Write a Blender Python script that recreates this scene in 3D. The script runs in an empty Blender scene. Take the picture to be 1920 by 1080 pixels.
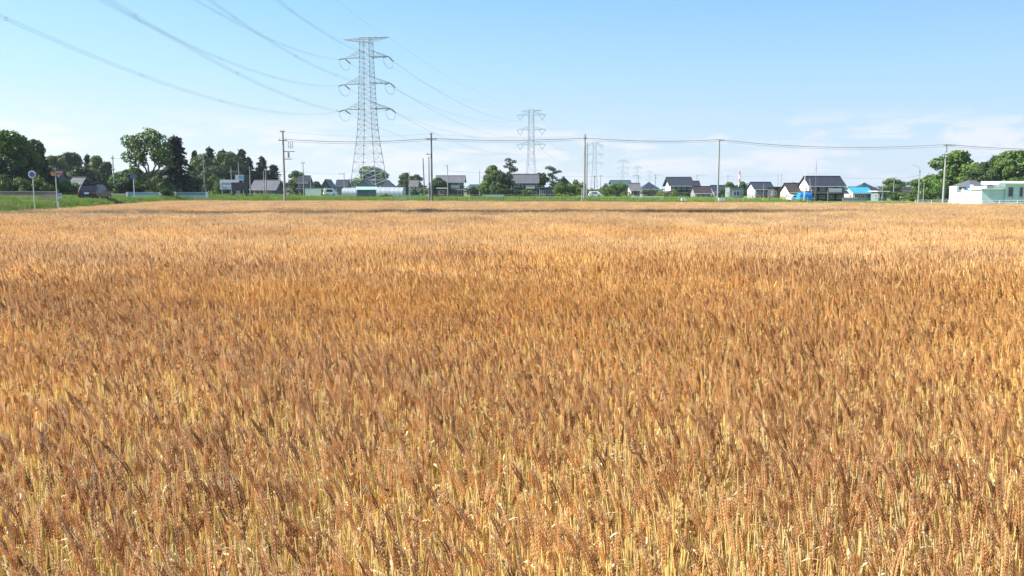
import bpy, math, random
import numpy as np
from mathutils import Vector, Matrix

# ------------------------------------------------------------------ camera, sky, sun
F = 1490.0 / 1920.0 * 36.0
PITCH = math.atan(179.0 / 1490.0)
CAM_H = 2.0
SC = bpy.context.scene
COL = SC.collection
cam_d = bpy.data.cameras.new("camera"); cam = bpy.data.objects.new("camera", cam_d); COL.objects.link(cam)
cam_d.lens = F; cam_d.sensor_width = 36.0; cam_d.clip_start = 0.05; cam_d.clip_end = 20000
cam.location = (0, 0, CAM_H); cam.rotation_euler = (math.pi / 2 - PITCH, 0, 0)
cam_d.dof.use_dof = False
SC.camera = cam
SUN_EL = math.radians(40); SUN_AZ = math.atan2(-1.0, -0.12)      # azimuth from +Y towards +X
sd = Vector((math.sin(SUN_AZ) * math.cos(SUN_EL), math.cos(SUN_AZ) * math.cos(SUN_EL), math.sin(SUN_EL)))
sun_d = bpy.data.lights.new("sun", 'SUN'); sun = bpy.data.objects.new("sun", sun_d); COL.objects.link(sun)
sun_d.energy = 5.0; sun_d.angle = math.radians(0.55); sun_d.color = (1.0, 0.94, 0.85)
sun.rotation_euler = sd.to_track_quat('Z', 'Y').to_euler()
SC.view_settings.view_transform = 'Standard'; SC.view_settings.look = 'None'
SC.view_settings.gamma = 1.0; SC.view_settings.use_curve_mapping = False
SC.view_settings.exposure = 1.31
SC.cycles.max_bounces = 14; SC.cycles.diffuse_bounces = 7; SC.cycles.transmission_bounces = 8
W = bpy.data.worlds.new("World"); SC.world = W; W.use_nodes = True
SKY_STR = 0.11
def build_world():
    nt = W.node_tree; N = nt.nodes; L = nt.links; N.clear()
    out = N.new('ShaderNodeOutputWorld'); bg = N.new('ShaderNodeBackground'); bg.inputs[1].default_value = SKY_STR
    sky = N.new('ShaderNodeTexSky'); sky.sky_type = 'NISHITA'; sky.sun_disc = False
    sky.sun_elevation = SUN_EL; sky.sun_rotation = SUN_AZ; sky.altitude = 0
    sky.air_density = 1.0; sky.dust_density = 0.6; sky.ozone_density = 2.0
    tc = N.new('ShaderNodeTexCoord'); sep = N.new('ShaderNodeSeparateXYZ'); L.new(tc.outputs['Generated'], sep.inputs[0])
    # low bank of cumulus: noise stretched along the horizon
    mp = N.new('ShaderNodeMapping'); mp.inputs['Scale'].default_value = (4.6, 4.6, 24.0); mp.inputs['Location'].default_value = (0.9, 0.35, 0.0)
    L.new(tc.outputs['Generated'], mp.inputs[0])
    nz = N.new('ShaderNodeTexNoise'); nz.inputs['Scale'].default_value = 2.6; nz.inputs['Detail'].default_value = 7; nz.inputs['Roughness'].default_value = 0.58
    L.new(mp.outputs[0], nz.inputs['Vector'])
    r1 = N.new('ShaderNodeValToRGB'); r1.color_ramp.elements[0].position = 0.475; r1.color_ramp.elements[1].position = 0.60
    L.new(nz.outputs['Fac'], r1.inputs[0])
    # elevation window
    r2 = N.new('ShaderNodeValToRGB'); e = r2.color_ramp.elements
    e[0].position = 0.0; e[0].color = (.35, .35, .35, 1); e[1].position = 0.098; e[1].color = (0, 0, 0, 1)
    a = e.new(0.04); a.color = (.7, .7, .7, 1); b = e.new(0.068); b.color = (.6, .6, .6, 1)
    L.new(sep.outputs['Z'], r2.inputs[0])
    mu = N.new('ShaderNodeMath'); mu.operation = 'MULTIPLY'; L.new(r1.outputs[0], mu.inputs[0]); L.new(r2.outputs[0], mu.inputs[1])
    # air colour: paler and cyan towards the sun (left), deeper blue away from it
    def ramp(stops):
        r = N.new('ShaderNodeValToRGB'); el = r.color_ramp.elements
        el[0].position, el[0].color = stops[0][0], (*stops[0][1], 1); el[1].position, el[1].color = stops[-1][0], (*stops[-1][1], 1)
        for p_, c_ in stops[1:-1]: q_ = el.new(p_); q_.color = (*c_, 1)
        L.new(sep.outputs['Z'], r.inputs[0]); return r
    def lin(c): return tuple(((v / 255 + .055) / 1.055) ** 2.4 for v in c)
    A = ramp([(0, lin((220, 230, 238))), (.07, lin((213, 231, 241))), (.14, lin((186, 230, 246))), (.24, lin((150, 218, 252))), (.6, lin((90, 168, 240)))])
    B = ramp([(0, lin((196, 212, 232))), (.06, lin((180, 208, 240))), (.14, lin((160, 207, 248))), (.24, lin((125, 188, 248))), (.6, lin((90, 150, 225)))])
    mz = N.new('ShaderNodeMapRange'); mz.inputs[1].default_value = -.52; mz.inputs[2].default_value = .55; L.new(sep.outputs['X'], mz.inputs[0])
    ab = N.new('ShaderNodeMix'); ab.data_type = 'RGBA'; L.new(mz.outputs[0], ab.inputs[0]); L.new(A.outputs[0], ab.inputs[6]); L.new(B.outputs[0], ab.inputs[7])
    sc = N.new('ShaderNodeVectorMath'); sc.operation = 'SCALE'; sc.inputs['Scale'].default_value = 1.0 / (SKY_STR * 2 ** SC.view_settings.exposure); L.new(ab.outputs[2], sc.inputs[0])
    m0 = N.new('ShaderNodeMix'); m0.data_type = 'RGBA'; m0.inputs[0].default_value = .82; L.new(sky.outputs[0], m0.inputs[6]); L.new(sc.outputs[0], m0.inputs[7])
    # one taller heap of cumulus low in the right of the sky
    mc = N.new('ShaderNodeMapping'); mc.inputs['Scale'].default_value = (1 / .042, 0, 1 / .016); mc.inputs['Location'].default_value = (-.505 / .042, 0, -.058 / .016)
    L.new(tc.outputs['Generated'], mc.inputs[0]); ln = N.new('ShaderNodeVectorMath'); ln.operation = 'LENGTH'; L.new(mc.outputs[0], ln.inputs[0])
    mn = N.new('ShaderNodeTexNoise'); mn.inputs['Scale'].default_value = 60; mn.inputs['Detail'].default_value = 5; L.new(tc.outputs['Generated'], mn.inputs['Vector'])
    ma = N.new('ShaderNodeMath'); ma.operation = 'MULTIPLY_ADD'; ma.inputs[1].default_value = 1.6; L.new(mn.outputs['Fac'], ma.inputs[0]); L.new(ln.outputs['Value'], ma.inputs[2])
    mq = N.new('ShaderNodeMapRange'); mq.inputs[1].default_value = 1.25; mq.inputs[2].default_value = 1.95; mq.inputs[3].default_value = .7; mq.inputs[4].default_value = 0; L.new(ma.outputs[0], mq.inputs[0])
    mm_ = N.new('ShaderNodeMath'); mm_.operation = 'MAXIMUM'; L.new(mu.outputs[0], mm_.inputs[0]); L.new(mq.outputs[0], mm_.inputs[1]); mu = mm_
    mx = N.new('ShaderNodeMix'); mx.data_type = 'RGBA'
    L.new(mu.outputs[0], mx.inputs[0]); L.new(m0.outputs[2], mx.inputs[6]); k = 1.0 / (SKY_STR * 2 ** SC.view_settings.exposure); mx.inputs[7].default_value = (k, k * .98, k * 1.02, 1)
    L.new(mx.outputs[2], bg.inputs[0]); L.new(bg.outputs[0], out.inputs[0])
build_world()

# ------------------------------------------------------------------ pixel -> world at a given depth
_c, _s = math.cos(PITCH), math.sin(PITCH)
def at(px, py, Y):
    a = (px - 960) / 1490.0; b = (540 - py) / 1490.0
    t = Y / (_c + b * _s)
    return Vector((a * t, Y, CAM_H + (b * _c - _s) * t))
def interp(x, xs, ys): return float(np.interp(x, xs, ys))
def edge_x(Y): return interp(Y, [0, 50, 115, 200, 400, 900], [-19, -31.0, -48, -40, -48, -80])
def gh(x, y):
    t = min(1, max(0, (edge_x(y) - x) / 3.5)); t = t * t * (3 - 2 * t)
    k = interp(y, [250, 600], [1, 0.3])
    u = min(1, max(0, (y - interp(x, [-48, -24, 19, 45, 110], [114, 110, 97, 84, 60]) - 1.0) / 7.0)); u = u * u * (3 - 2 * u)
    v = min(1, max(0, (42 - x) / 8.0)) * interp(y, [150, 330, 900], [1, .8, 0])
    return max(1.1 * t * k, .72 * u * v)

# ------------------------------------------------------------------ materials
def mat(name, col, rough=0.7, var=0.12, scale=3.0, metal=0.0, trans=0.0, objvar=0.0, col2=None, spec=0.4, stripe=None):
    m = bpy.data.materials.new(name); m.use_nodes = True; nt = m.node_tree; N = nt.nodes; L = nt.links
    p = N['Principled BSDF']; p.inputs['Roughness'].default_value = rough; p.inputs['Metallic'].default_value = metal
    p.inputs['Specular IOR Level'].default_value = spec
    tc = N.new('ShaderNodeTexCoord'); nz = N.new('ShaderNodeTexNoise'); nz.inputs['Scale'].default_value = scale; nz.inputs['Detail'].default_value = 5
    L.new(tc.outputs['Object'], nz.inputs['Vector'])
    mx = N.new('ShaderNodeMix'); mx.data_type = 'RGBA'
    rp = N.new('ShaderNodeValToRGB'); rp.color_ramp.elements[0].position = .35; rp.color_ramp.elements[1].position = .68
    L.new(nz.outputs['Fac'], rp.inputs[0]); L.new(rp.outputs[0], mx.inputs[0])
    c2 = col2 or tuple(min(1, c * (1 + var)) for c in col); c1 = col if col2 else tuple(c * (1 - var) for c in col)
    mx.inputs[6].default_value = (*c1, 1); mx.inputs[7].default_value = (*c2, 1)
    outc = mx.outputs[2]
    if stripe:
        wv = N.new('ShaderNodeTexWave'); wv.inputs['Scale'].default_value = stripe[1]; wv.bands_direction = stripe[0]; wv.inputs['Distortion'].default_value = 0.2
        L.new(tc.outputs['Object'], wv.inputs['Vector'])
        hs = N.new('ShaderNodeHueSaturation'); mr = N.new('ShaderNodeMapRange'); mr.inputs[3].default_value = 1 - stripe[2]; mr.inputs[4].default_value = 1.0
        L.new(wv.outputs['Fac'], mr.inputs[0]); L.new(mr.outputs[0], hs.inputs['Value']); L.new(outc, hs.inputs['Color']); outc = hs.outputs[0]
    if objvar:
        oi = N.new('ShaderNodeObjectInfo'); hs = N.new('ShaderNodeHueSaturation'); mr = N.new('ShaderNodeMapRange')
        mr.inputs[3].default_value = 1 - objvar; mr.inputs[4].default_value = 1 + objvar
        L.new(oi.outputs['Random'], mr.inputs[0]); L.new(mr.outputs[0], hs.inputs['Value']); L.new(outc, hs.inputs['Color']); outc = hs.outputs[0]
    L.new(outc, p.inputs['Base Color'])
    if trans:
        tr = N.new('ShaderNodeBsdfTranslucent'); L.new(outc, tr.inputs[0]); ms = N.new('ShaderNodeMixShader'); ms.inputs[0].default_value = trans
        L.new(p.outputs[0], ms.inputs[1]); L.new(tr.outputs[0], ms.inputs[2]); L.new(ms.outputs[0], N['Material Output'].inputs[0])
    return m
M = {}
def mt(name, *a, **k):
    if name not in M: M[name] = mat(name, *a, **k)
    return M[name]
def leafmat(name, lo, hi, objvar=0.12):
    """foliage: colour varies leaf by leaf (attribute rnd), clump by clump and tree by tree"""
    m = bpy.data.materials.new(name); m.use_nodes = True; nt = m.node_tree; N = nt.nodes; L = nt.links
    p = N['Principled BSDF']; p.inputs['Roughness'].default_value = 0.55; p.inputs['Specular IOR Level'].default_value = 0.25
    at_ = N.new('ShaderNodeAttribute'); at_.attribute_name = 'rnd'
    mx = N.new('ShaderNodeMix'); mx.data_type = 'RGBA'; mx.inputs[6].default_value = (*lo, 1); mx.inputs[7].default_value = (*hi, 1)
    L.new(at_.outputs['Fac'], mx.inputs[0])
    oi = N.new('ShaderNodeObjectInfo'); hs = N.new('ShaderNodeHueSaturation'); mr = N.new('ShaderNodeMapRange')
    mr.inputs[3].default_value = 1 - objvar; mr.inputs[4].default_value = 1 + objvar
    L.new(oi.outputs['Random'], mr.inputs[0]); L.new(mr.outputs[0], hs.inputs['Value']); L.new(mx.outputs[2], hs.inputs['Color'])
    mr2 = N.new('ShaderNodeMapRange'); mr2.inputs[3].default_value = .49; mr2.inputs[4].default_value = .515
    mm = N.new('ShaderNodeMath'); mm.operation = 'FRACT'; m3 = N.new('ShaderNodeMath'); m3.operation = 'MULTIPLY'; m3.inputs[1].default_value = 7.31
    L.new(oi.outputs['Random'], m3.inputs[0]); L.new(m3.outputs[0], mm.inputs[0]); L.new(mm.outputs[0], mr2.inputs[0]); L.new(mr2.outputs[0], hs.inputs['Hue'])
    L.new(hs.outputs[0], p.inputs['Base Color'])
    tr = N.new('ShaderNodeBsdfTranslucent'); L.new(hs.outputs[0], tr.inputs[0]); ms = N.new('ShaderNodeMixShader'); ms.inputs[0].default_value = .22
    L.new(p.outputs[0], ms.inputs[1]); L.new(tr.outputs[0], ms.inputs[2]); L.new(ms.outputs[0], N['Material Output'].inputs[0])
    M[name] = m; return m
leafmat('leaf_mid', (.028, .066, .012), (.15, .23, .035))
leafmat('leaf_dark', (.012, .030, .010), (.070, .115, .024))
leafmat('leaf_conifer', (.007, .019, .010), (.026, .048, .020))
leafmat('leaf_bright', (.05, .10, .014), (.19, .26, .04))
leafmat('leaf_olive', (.036, .068, .014), (.15, .20, .042))
leafmat('leaf_pine', (.020, .045, .020), (.065, .105, .040))
mt('bark', (.09, .070, .055), .9, .3, 4)
mt('galv', (.29, .33, .40), .5, .10, .6, metal=.2)
mt('wire', (.17, .19, .23), .5, .1)
mt('insul', (.07, .08, .10), .4, .1)
mt('concrete_pole', (.26, .26, .25), .8, .12, 1.5)
mt('dark_pole', (.14, .14, .15), .6, .1)
mt('black_wire', (.07, .075, .085), .6, .1)
mt('glass', (.03, .04, .055), .08, .1, spec=.8)
mt('glass_blue', (.05, .12, .28), .12, .1, spec=.8)
mt('frame_grey', (.45, .46, .48), .5, .05)
mt('white_paint', (.62, .62, .60), .5, .05, 1.2)

# ------------------------------------------------------------------ mesh builder
class MB:
    def __init__(s): s.v = []; s.f = []; s.mi = []; s.r = []
    def add(s, vs, fs, mi=0, r=0.0):
        n = len(s.v); s.v.extend([tuple(v) for v in vs]); s.f.extend([tuple(i + n for i in f) for f in fs])
        s.mi.extend([mi] * len(fs)); s.r.extend([r] * len(fs)); return s
    def box(s, c, d, rz=0.0, mi=0):
        cx, cy, cz = c; x, y, z = d[0] / 2, d[1] / 2, d[2] / 2; co, si = math.cos(rz), math.sin(rz); vs = []
        for k in (-z, z):
            for (i, j) in ((-x, -y), (x, -y), (x, y), (-x, y)):
                vs.append((cx + i * co - j * si, cy + i * si + j * co, cz + k))
        return s.add(vs, [(0, 3, 2, 1), (4, 5, 6, 7), (0, 1, 5, 4), (1, 2, 6, 5), (2, 3, 7, 6), (3, 0, 4, 7)], mi)
    def bar(s, p, q, w, n=4, w2=None, mi=0, r=0.0, cap=True):
        p = Vector(p); q = Vector(q); d = q - p
        if d.length < 1e-9: return s
        d.normalize(); u = d.orthogonal().normalized(); v = d.cross(u); w2 = w if w2 is None else w2
        vs = []
        for (c, ww) in ((p, w), (q, w2)):
            for k in range(n):
                a = 2 * math.pi * (k + .5) / n; vs.append(c + (u * math.cos(a) + v * math.sin(a)) * ww)
        fs = [(k, (k + 1) % n, n + (k + 1) % n, n + k) for k in range(n)]
        if cap: fs += [tuple(range(n))[::-1], tuple(range(n, 2 * n))]
        return s.add(vs, fs, mi, r)
    def tube(s, pts, rad, n=4, mi=0, r=0.0):
        pts = [Vector(p) for p in pts]; m = len(pts); rad = rad if hasattr(rad, '__len__') else [rad] * m
        vs = []; u = None
        for i, p in enumerate(pts):
            d = (pts[min(i + 1, m - 1)] - pts[max(i - 1, 0)]).normalized()
            if u is None: u = d.orthogonal().normalized()
            else: u = (u - d * u.dot(d)).normalized()
            v = d.cross(u)
            for k in range(n):
                a = 2 * math.pi * k / n; vs.append(p + (u * math.cos(a) + v * math.sin(a)) * rad[i])
        fs = [(i * n + k, i * n + (k + 1) % n, (i + 1) * n + (k + 1) % n, (i + 1) * n + k) for i in range(m - 1) for k in range(n)]
        return s.add(vs, fs, mi, r)
    def cyl(s, p, q, r, n=12, mi=0): return s.bar(p, q, r, n, mi=mi)
    def prism(s, prof, x0, x1, axis='x', mi=0):
        """closed profile of (a,z) swept along an axis"""
        n = len(prof)
        if axis == 'x': vs = [(x0, a, z) for a, z in prof] + [(x1, a, z) for a, z in prof]
        else: vs = [(a, x0, z) for a, z in prof] + [(a, x1, z) for a, z in prof]
        fs = [(k, (k + 1) % n, n + (k + 1) % n, n + k) for k in range(n)] + [tuple(range(n))[::-1], tuple(range(n, 2 * n))]
        return s.add(vs, fs, mi)
    def mesh(s, name, mats, smooth=False):
        me = bpy.data.meshes.new(name); me.from_pydata(s.v, [], s.f); 
        for m in mats: me.materials.append(M[m] if isinstance(m, str) else m)
        me.polygons.foreach_set('material_index', s.mi)
        a = me.attributes.new('rnd', 'FLOAT', 'FACE'); a.data.foreach_set('value', s.r)
        if smooth: me.polygons.foreach_set('use_smooth', [True] * len(s.f))
        me.update(); return me
    def build(s, name, mats, parent=None, smooth=False):
        if isinstance(mats, str) or not hasattr(mats, '__len__'): mats = [mats]
        o = bpy.data.objects.new(name, s.mesh(name, mats, smooth)); COL.objects.link(o)
        if parent: o.parent = parent
        return o
def link(name, me, parent=None, loc=(0, 0, 0), rot=(0, 0, 0), scl=(1, 1, 1)):
    o = bpy.data.objects.new(name, me); COL.objects.link(o); o.location = loc; o.rotation_euler = rot; o.scale = scl
    if parent: o.parent = parent
    return o
def tag(o, label, cat, group=None):
    o['label'] = label; o['category'] = cat
    if group: o['group'] = group
    return o
def thing(name, label, cat, loc=(0, 0, 0), rz=0, group=None):
    o = bpy.data.objects.new(name, None); COL.objects.link(o); o.location = loc; o.rotation_euler = (0, 0, rz); o.empty_display_size = .2
    return tag(o, label, cat, group)
def structure(o): o['kind'] = 'structure'; return o
def copy_tree(o, parent=None):
    c = o.copy(); COL.objects.link(c)
    if parent: c.parent = parent
    for ch in list(o.children): copy_tree(ch, c)
    return c

# ------------------------------------------------------------------ ground, roads
def ground():
    xs = sorted(set([-7000, -4000, -2500, -1600, -1000, -700, -500, -350, -250, -200, -150] + list(range(-120, 52, 1)) + [60, 80, 110, 150, 200, 300, 500, 800, 1300, 2500, 4000, 7000]))
    ys = sorted(set([-7000, -3000, -1000, -300, -100, -40, -20, -5] + list(range(0, 130, 2)) + list(range(130, 260, 10)) + [260, 300, 350, 400, 500, 600, 800, 1200, 2000, 3500, 7000]))
    vs = [(x, y, gh(x, y)) for y in ys for x in xs]; n = len(xs)
    fs = [(j * n + i, j * n + i + 1, (j + 1) * n + i + 1, (j + 1) * n + i) for j in range(len(ys) - 1) for i in range(n - 1)]
    m = mat('ground_mat', (.075, .13, .03), .95, col2=(.19, .25, .065), scale=.05)
    mb = MB(); mb.add(vs, fs); o = mb.build('ground', m, smooth=True); structure(o)
ground()
FIELD = [(-19.5, 0), (-31, 50), (-48, 114), (-24, 110), (19, 97), (45, 84), (110, 60), (110, 0), (110, -6), (-19.5, -6)]
def in_field(x, y):
    c = False; n = len(FIELD); j = n - 1
    for i in range(n):
        xi, yi = FIELD[i]; xj, yj = FIELD[j]
        if (yi > y) != (yj > y) and x < (xj - xi) * (y - yi) / (yj - yi) + xi: c = not c
        j = i
    return c
mb = MB(); mb.add([(x + (.5 if x < 0 else -.5), y, .012) for x, y in FIELD], [tuple(range(len(FIELD)))[::-1]])
structure(mb.build('field_soil', mat('soil', (.10, .065, .035), .95, col2=(.24, .16, .075), scale=9)))
ASPH = mat('asphalt', (.20, .20, .20), .9, .15, .8)
def strip(name, pts, half, z, m):
    mb = MB(); vs = []
    for i, (x, y) in enumerate(pts):
        a = Vector(pts[min(i + 1, len(pts) - 1)]) - Vector(pts[max(i - 1, 0)]); a.normalize(); nx, ny = a.y, -a.x
        vs += [(x - nx * half, y - ny * half, z), (x + nx * half, y + ny * half, z)]
    mb.add(vs, [(2 * i, 2 * i + 1, 2 * i + 3, 2 * i + 2) for i in range(len(pts) - 1)])
    return structure(mb.build(name, m))
def road_c(Y): return interp(Y, [0, 50, 80, 115, 150, 220], [-30, -39.4, -47.0, -56.5, -64, -66])
rp = [(road_c(y), y) for y in range(-20, 230, 5)]
strip('road', rp, 3.0, 1.125, ASPH)
strip('road_edge_line', [(x + 2.75, y) for x, y in rp], .08, 1.131, 'white_paint')
strip('road_edge_line', [(x - 2.75, y) for x, y in rp], .08, 1.131, 'white_paint')
strip('farm_road', [(30, 118), (60, 112), (90, 106), (170, 92)], 2.6, .03, mat('pale_asphalt', (.33, .31, .31), .9, .1, .6))

# ------------------------------------------------------------------ wheat (stuff: nobody could count it)
def wheat_mat(name, cols, rough=.6, trans=.18, ear=True):
    """cols: dark, mid, light; mixed by per-stalk attribute, per-instance random and broad patches across the field"""
    m = bpy.data.materials.new(name); m.use_nodes = True; nt = m.node_tree; N = nt.nodes; L = nt.links
    p = N['Principled BSDF']; p.inputs['Roughness'].default_value = rough; p.inputs['Specular IOR Level'].default_value = .3
    at_ = N.new('ShaderNodeAttribute'); at_.attribute_name = 'rnd'; oi = N.new('ShaderNodeObjectInfo')
    ad = N.new('ShaderNodeMath'); ad.operation = 'MULTIPLY_ADD'; L.new(oi.outputs['Random'], ad.inputs[0]); ad.inputs[1].default_value = .37; L.new(at_.outputs['Fac'], ad.inputs[2])
    fr = N.new('ShaderNodeMath'); fr.operation = 'FRACT'; L.new(ad.outputs[0], fr.inputs[0])
    rp = N.new('ShaderNodeValToRGB'); e = rp.color_ramp.elements; e[0].position = 0; e[1].position = 1
    e[0].color = (*cols[0], 1); e[1].color = (*cols[2], 1); k = e.new(.45); k.color = (*cols[1], 1)
    if name == 'w_stem': k = e.new(.93); k.color = (*cols[2], 1); e[-1].color = (.52, .58, .12, 1)
    L.new(fr.outputs[0], rp.inputs[0])
    geo = N.new('ShaderNodeNewGeometry')
    mp = N.new('ShaderNodeMapping'); mp.inputs['Scale'].default_value = (.6, 1, .001); L.new(geo.outputs['Position'], mp.inputs[0])
    n1 = N.new('ShaderNodeTexNoise'); n1.inputs['Scale'].default_value = .55; n1.inputs['Detail'].default_value = 4; n1.inputs['Roughness'].default_value = .6; L.new(mp.outputs[0], n1.inputs['Vector'])
    n2 = N.new('ShaderNodeTexNoise'); n2.inputs['Scale'].default_value = .11; n2.inputs['Detail'].default_value = 3; L.new(mp.outputs[0], n2.inputs['Vector'])
    hs = N.new('ShaderNodeHueSaturation')
    def mr(src, a, b, lo=.3, hi=.7):
        r = N.new('ShaderNodeMapRange'); r.inputs[1].default_value = lo; r.inputs[2].default_value = hi; r.inputs[3].default_value = a; r.inputs[4].default_value = b; L.new(src, r.inputs[0]); return r.outputs[0]
    L.new(mr(n1.outputs['Fac'], .488, .513), hs.inputs['Hue']); L.new(mr(n1.outputs['Fac'], .80, 1.18), hs.inputs['Value'])
    L.new(mr(n2.outputs['Fac'], .84, 1.12), hs.inputs['Saturation']); L.new(rp.outputs[0], hs.inputs['Color'])
    # ripe golden patch close in, extra pylon shadow painted brown farther out
    def blob(cx, cy, rx, ry):
        v = N.new('ShaderNodeMapping'); v.vector_type = 'POINT'; v.inputs['Location'].default_value = (-cx / rx, -cy / ry, 0); v.inputs['Scale'].default_value = (1 / rx, 1 / ry, 0)
        L.new(geo.outputs['Position'], v.inputs[0]); ln = N.new('ShaderNodeVectorMath'); ln.operation = 'LENGTH'; L.new(v.outputs[0], ln.inputs[0])
        w = N.new('ShaderNodeMath'); w.operation = 'MULTIPLY_ADD'; L.new(n1.outputs['Fac'], w.inputs[0]); w.inputs[1].default_value = .9; L.new(ln.outputs['Value'], w.inputs[2])
        return mr(w.outputs[0], 1, 0, 1.0, 1.55)
    col = hs.outputs[0]
    for (b, c, amt) in ((blob(-1.5, 9.6, 4.2, 1.6), (.84, .55, .16), .34), (blob(-3, 50, 27, 3.2), (.20, .095, .060), .55)):
        ml = N.new('ShaderNodeMath'); ml.operation = 'MULTIPLY'; L.new(b, ml.inputs[0]); ml.inputs[1].default_value = amt
        mx = N.new('ShaderNodeMix'); mx.data_type = 'RGBA'; L.new(ml.outputs[0], mx.inputs[0]); L.new(col, mx.inputs[6]); mx.inputs[7].default_value = (*c, 1); col = mx.outputs[2]
    L.new(col, p.inputs['Base Color'])
    tr = N.new('ShaderNodeBsdfTranslucent'); L.new(col, tr.inputs[0]); ms = N.new('ShaderNodeMixShader'); ms.inputs[0].default_value = trans
    L.new(p.outputs[0], ms.inputs[1]); L.new(tr.outputs[0], ms.inputs[2]); L.new(ms.outputs[0], N['Material Output'].inputs[0])
    M[name] = m
wheat_mat('w_stem', ((.80, .58, .17), (.92, .75, .34), (.96, .89, .60)), .45, .5)
wheat_mat('w_ear', ((.29, .122, .045), (.77, .46, .18), (.92, .69, .34)), .65, .48)
wheat_mat('w_awn', ((.77, .52, .23), (.90, .71, .41), (.95, .87, .63)), .6, .5)
wheat_mat('w_leaf', ((.46, .32, .12), (.66, .50, .24), (.84, .74, .54)), .5, .3)
WM = ['w_stem', 'w_ear', 'w_awn', 'w_leaf']
def spindle(mb, p, d, ln, w, n, mi, r, rings=((.0, .35), (.35, 1.0), (1.0, .05))):
    d = Vector(d).normalized(); mb.tube([p + d * ln * t for t, _ in rings], [w * k for _, k in rings], n, mi, r)
def stalk(mb, rng, x, y, lod, hk=1.0):
    h = (rng.gauss(.70, .05) - (.12 * rng.random() if rng.random() < .35 else 0)) * hk; r = rng.random()
    lx = -abs(rng.gauss(.02, .055)) if rng.random() < .68 else rng.gauss(.02, .05); ly = rng.gauss(0, .05)
    if rng.random() < .06: lx *= 2.6
    bend = rng.gauss(1.0, .5)
    def P(t): return Vector((x + lx * (t * .5 + bend * t * t * .6), y + ly * (t * .5 + bend * t * t * .6), h * t * (1 - .10 * (lx * lx + ly * ly) * 8 * t)))
    ns = (6, 3, 1)[lod]; rad = (.0026, .0028, .0036)[lod]
    z0 = 0.0 if lod < 2 else .2
    pts = [P(z0 + (1 - z0) * i / ns) for i in range(ns + 1)]
    mb.tube(pts, [rad * (1.15 - .35 * i / ns) for i in range(ns + 1)], (4, 3, 3)[lod], 0, r)
    top = pts[-1]; d = (P(1.0) - P(.9)).normalized()
    droop = Vector((lx, ly, 0)); droop = droop.normalized() if droop.length > 1e-4 else Vector((-1, 0, 0))
    L = rng.gauss(.118, .014)
    if lod == 0:
        nsp = 10; side = d.orthogonal().normalized(); side.rotate(Matrix.Rotation(rng.random() * 6.28, 3, d)); nrm = d.cross(side)
        p = Vector(top); dd = Vector(d); step = L / nsp; cur = rng.uniform(0, .07)
        for k in range(nsp):
            for sg in ((1, -1) if k % 1 == 0 else (1,)):
                kk = k + (0 if sg > 0 else .5); t = kk / nsp; w = math.sin(math.pi * min(1, .22 + t * .72)) ** .7
                base = p + dd * step * (.5 if sg < 0 else 0) + side * sg * .0025
                rr = (r + rng.uniform(-.16, .16)) % 1.0
                for q in (-1, 1):
                    sdv = (dd * 1.0 + side * sg * .34 + nrm * q * .20)
                    spindle(mb, base + nrm * q * .0020, sdv,   .0190 * w, .0030 * w, 5, 1, rr)
                if rng.random() < .8:
                    a = base + dd * .010; ad = (dd + side * sg * rng.uniform(.10, .34) + nrm * rng.uniform(-.22, .22)).normalized(); al = rng.uniform(.03, .055)
                    wv = ad.orthogonal().normalized() * .0004
                    mb.add([a - wv, a + wv, a + ad * al], [(0, 1, 2)], 2, rr)
            dd = (dd + droop * cur).normalized(); p = p + dd * step
        spindle(mb, p, dd, .015, .0025, 5, 1, r)
        for k in range(rng.choice((1, 1, 2))):         # headless tillers beside the main stem
            bx, by = rng.uniform(-.03, .03), rng.uniform(-.03, .03); hh = h * rng.uniform(.55, .98); tx, ty = rng.gauss(-.01, .035), rng.gauss(0, .035)
            mb.tube([(x + bx, y + by, 0), (x + bx + tx * .4, y + by + ty * .4, hh * .5), (x + bx + tx, y + by + ty, hh)], [.0026, .0023, .0014], 4, 0, rng.uniform(.3, .98))
        for k in range(rng.choice((0, 1, 1, 2))):
            t = rng.uniform(.35, .86); b = P(t); az = rng.random() * 6.28; dv = Vector((math.cos(az), math.sin(az), rng.uniform(.3, 1.3))).normalized()
            ln = rng.uniform(.06, .20); wd = rng.uniform(.003, .0065); sdw = Vector((-math.sin(az), math.cos(az), rng.uniform(-.5, .5))).normalized(); vs = []; fs = []
            n = 6; q = Vector(b)
            for i in range(n + 1):
                ww = wd * (1 - (i / n) ** 2 * .9); sdw.rotate(Matrix.Rotation(rng.uniform(-.1, .45), 3, dv)); vs += [q - sdw * ww, q + sdw * ww]
                q = q + dv * ln / n; dv = (dv + Vector((0, 0, -rng.uniform(.15, .6)))).normalized()
            fs = [(2 * i, 2 * i + 1, 2 * i + 3, 2 * i + 2) for i in range(n)]
            mb.add(vs, fs, 3, rng.random())
    elif lod == 1:
        p = Vector(top); dd = Vector(d); pts = []; rd = []; n = 6
        for i in range(n + 1):
            pts.append(Vector(p)); rd.append(.0064 * (.45, .95, .75, 1.0, .72, .85, .15)[i]); p = p + dd * L / n; dd = (dd + droop * .04).normalized()
        mb.tube(pts, rd, 5, 1, r * .86)
        for k in range(8):
            a = pts[rng.randrange(1, 6)]; ad = (dd + Vector((rng.uniform(-.4, .4), rng.uniform(-.4, .4), 0))).normalized(); wv = ad.orthogonal().normalized() * .0010
            mb.add([a - wv, a + wv, a + ad * rng.uniform(.04, .07)], [(0, 1, 2)], 2, rng.random() * .9)
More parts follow.
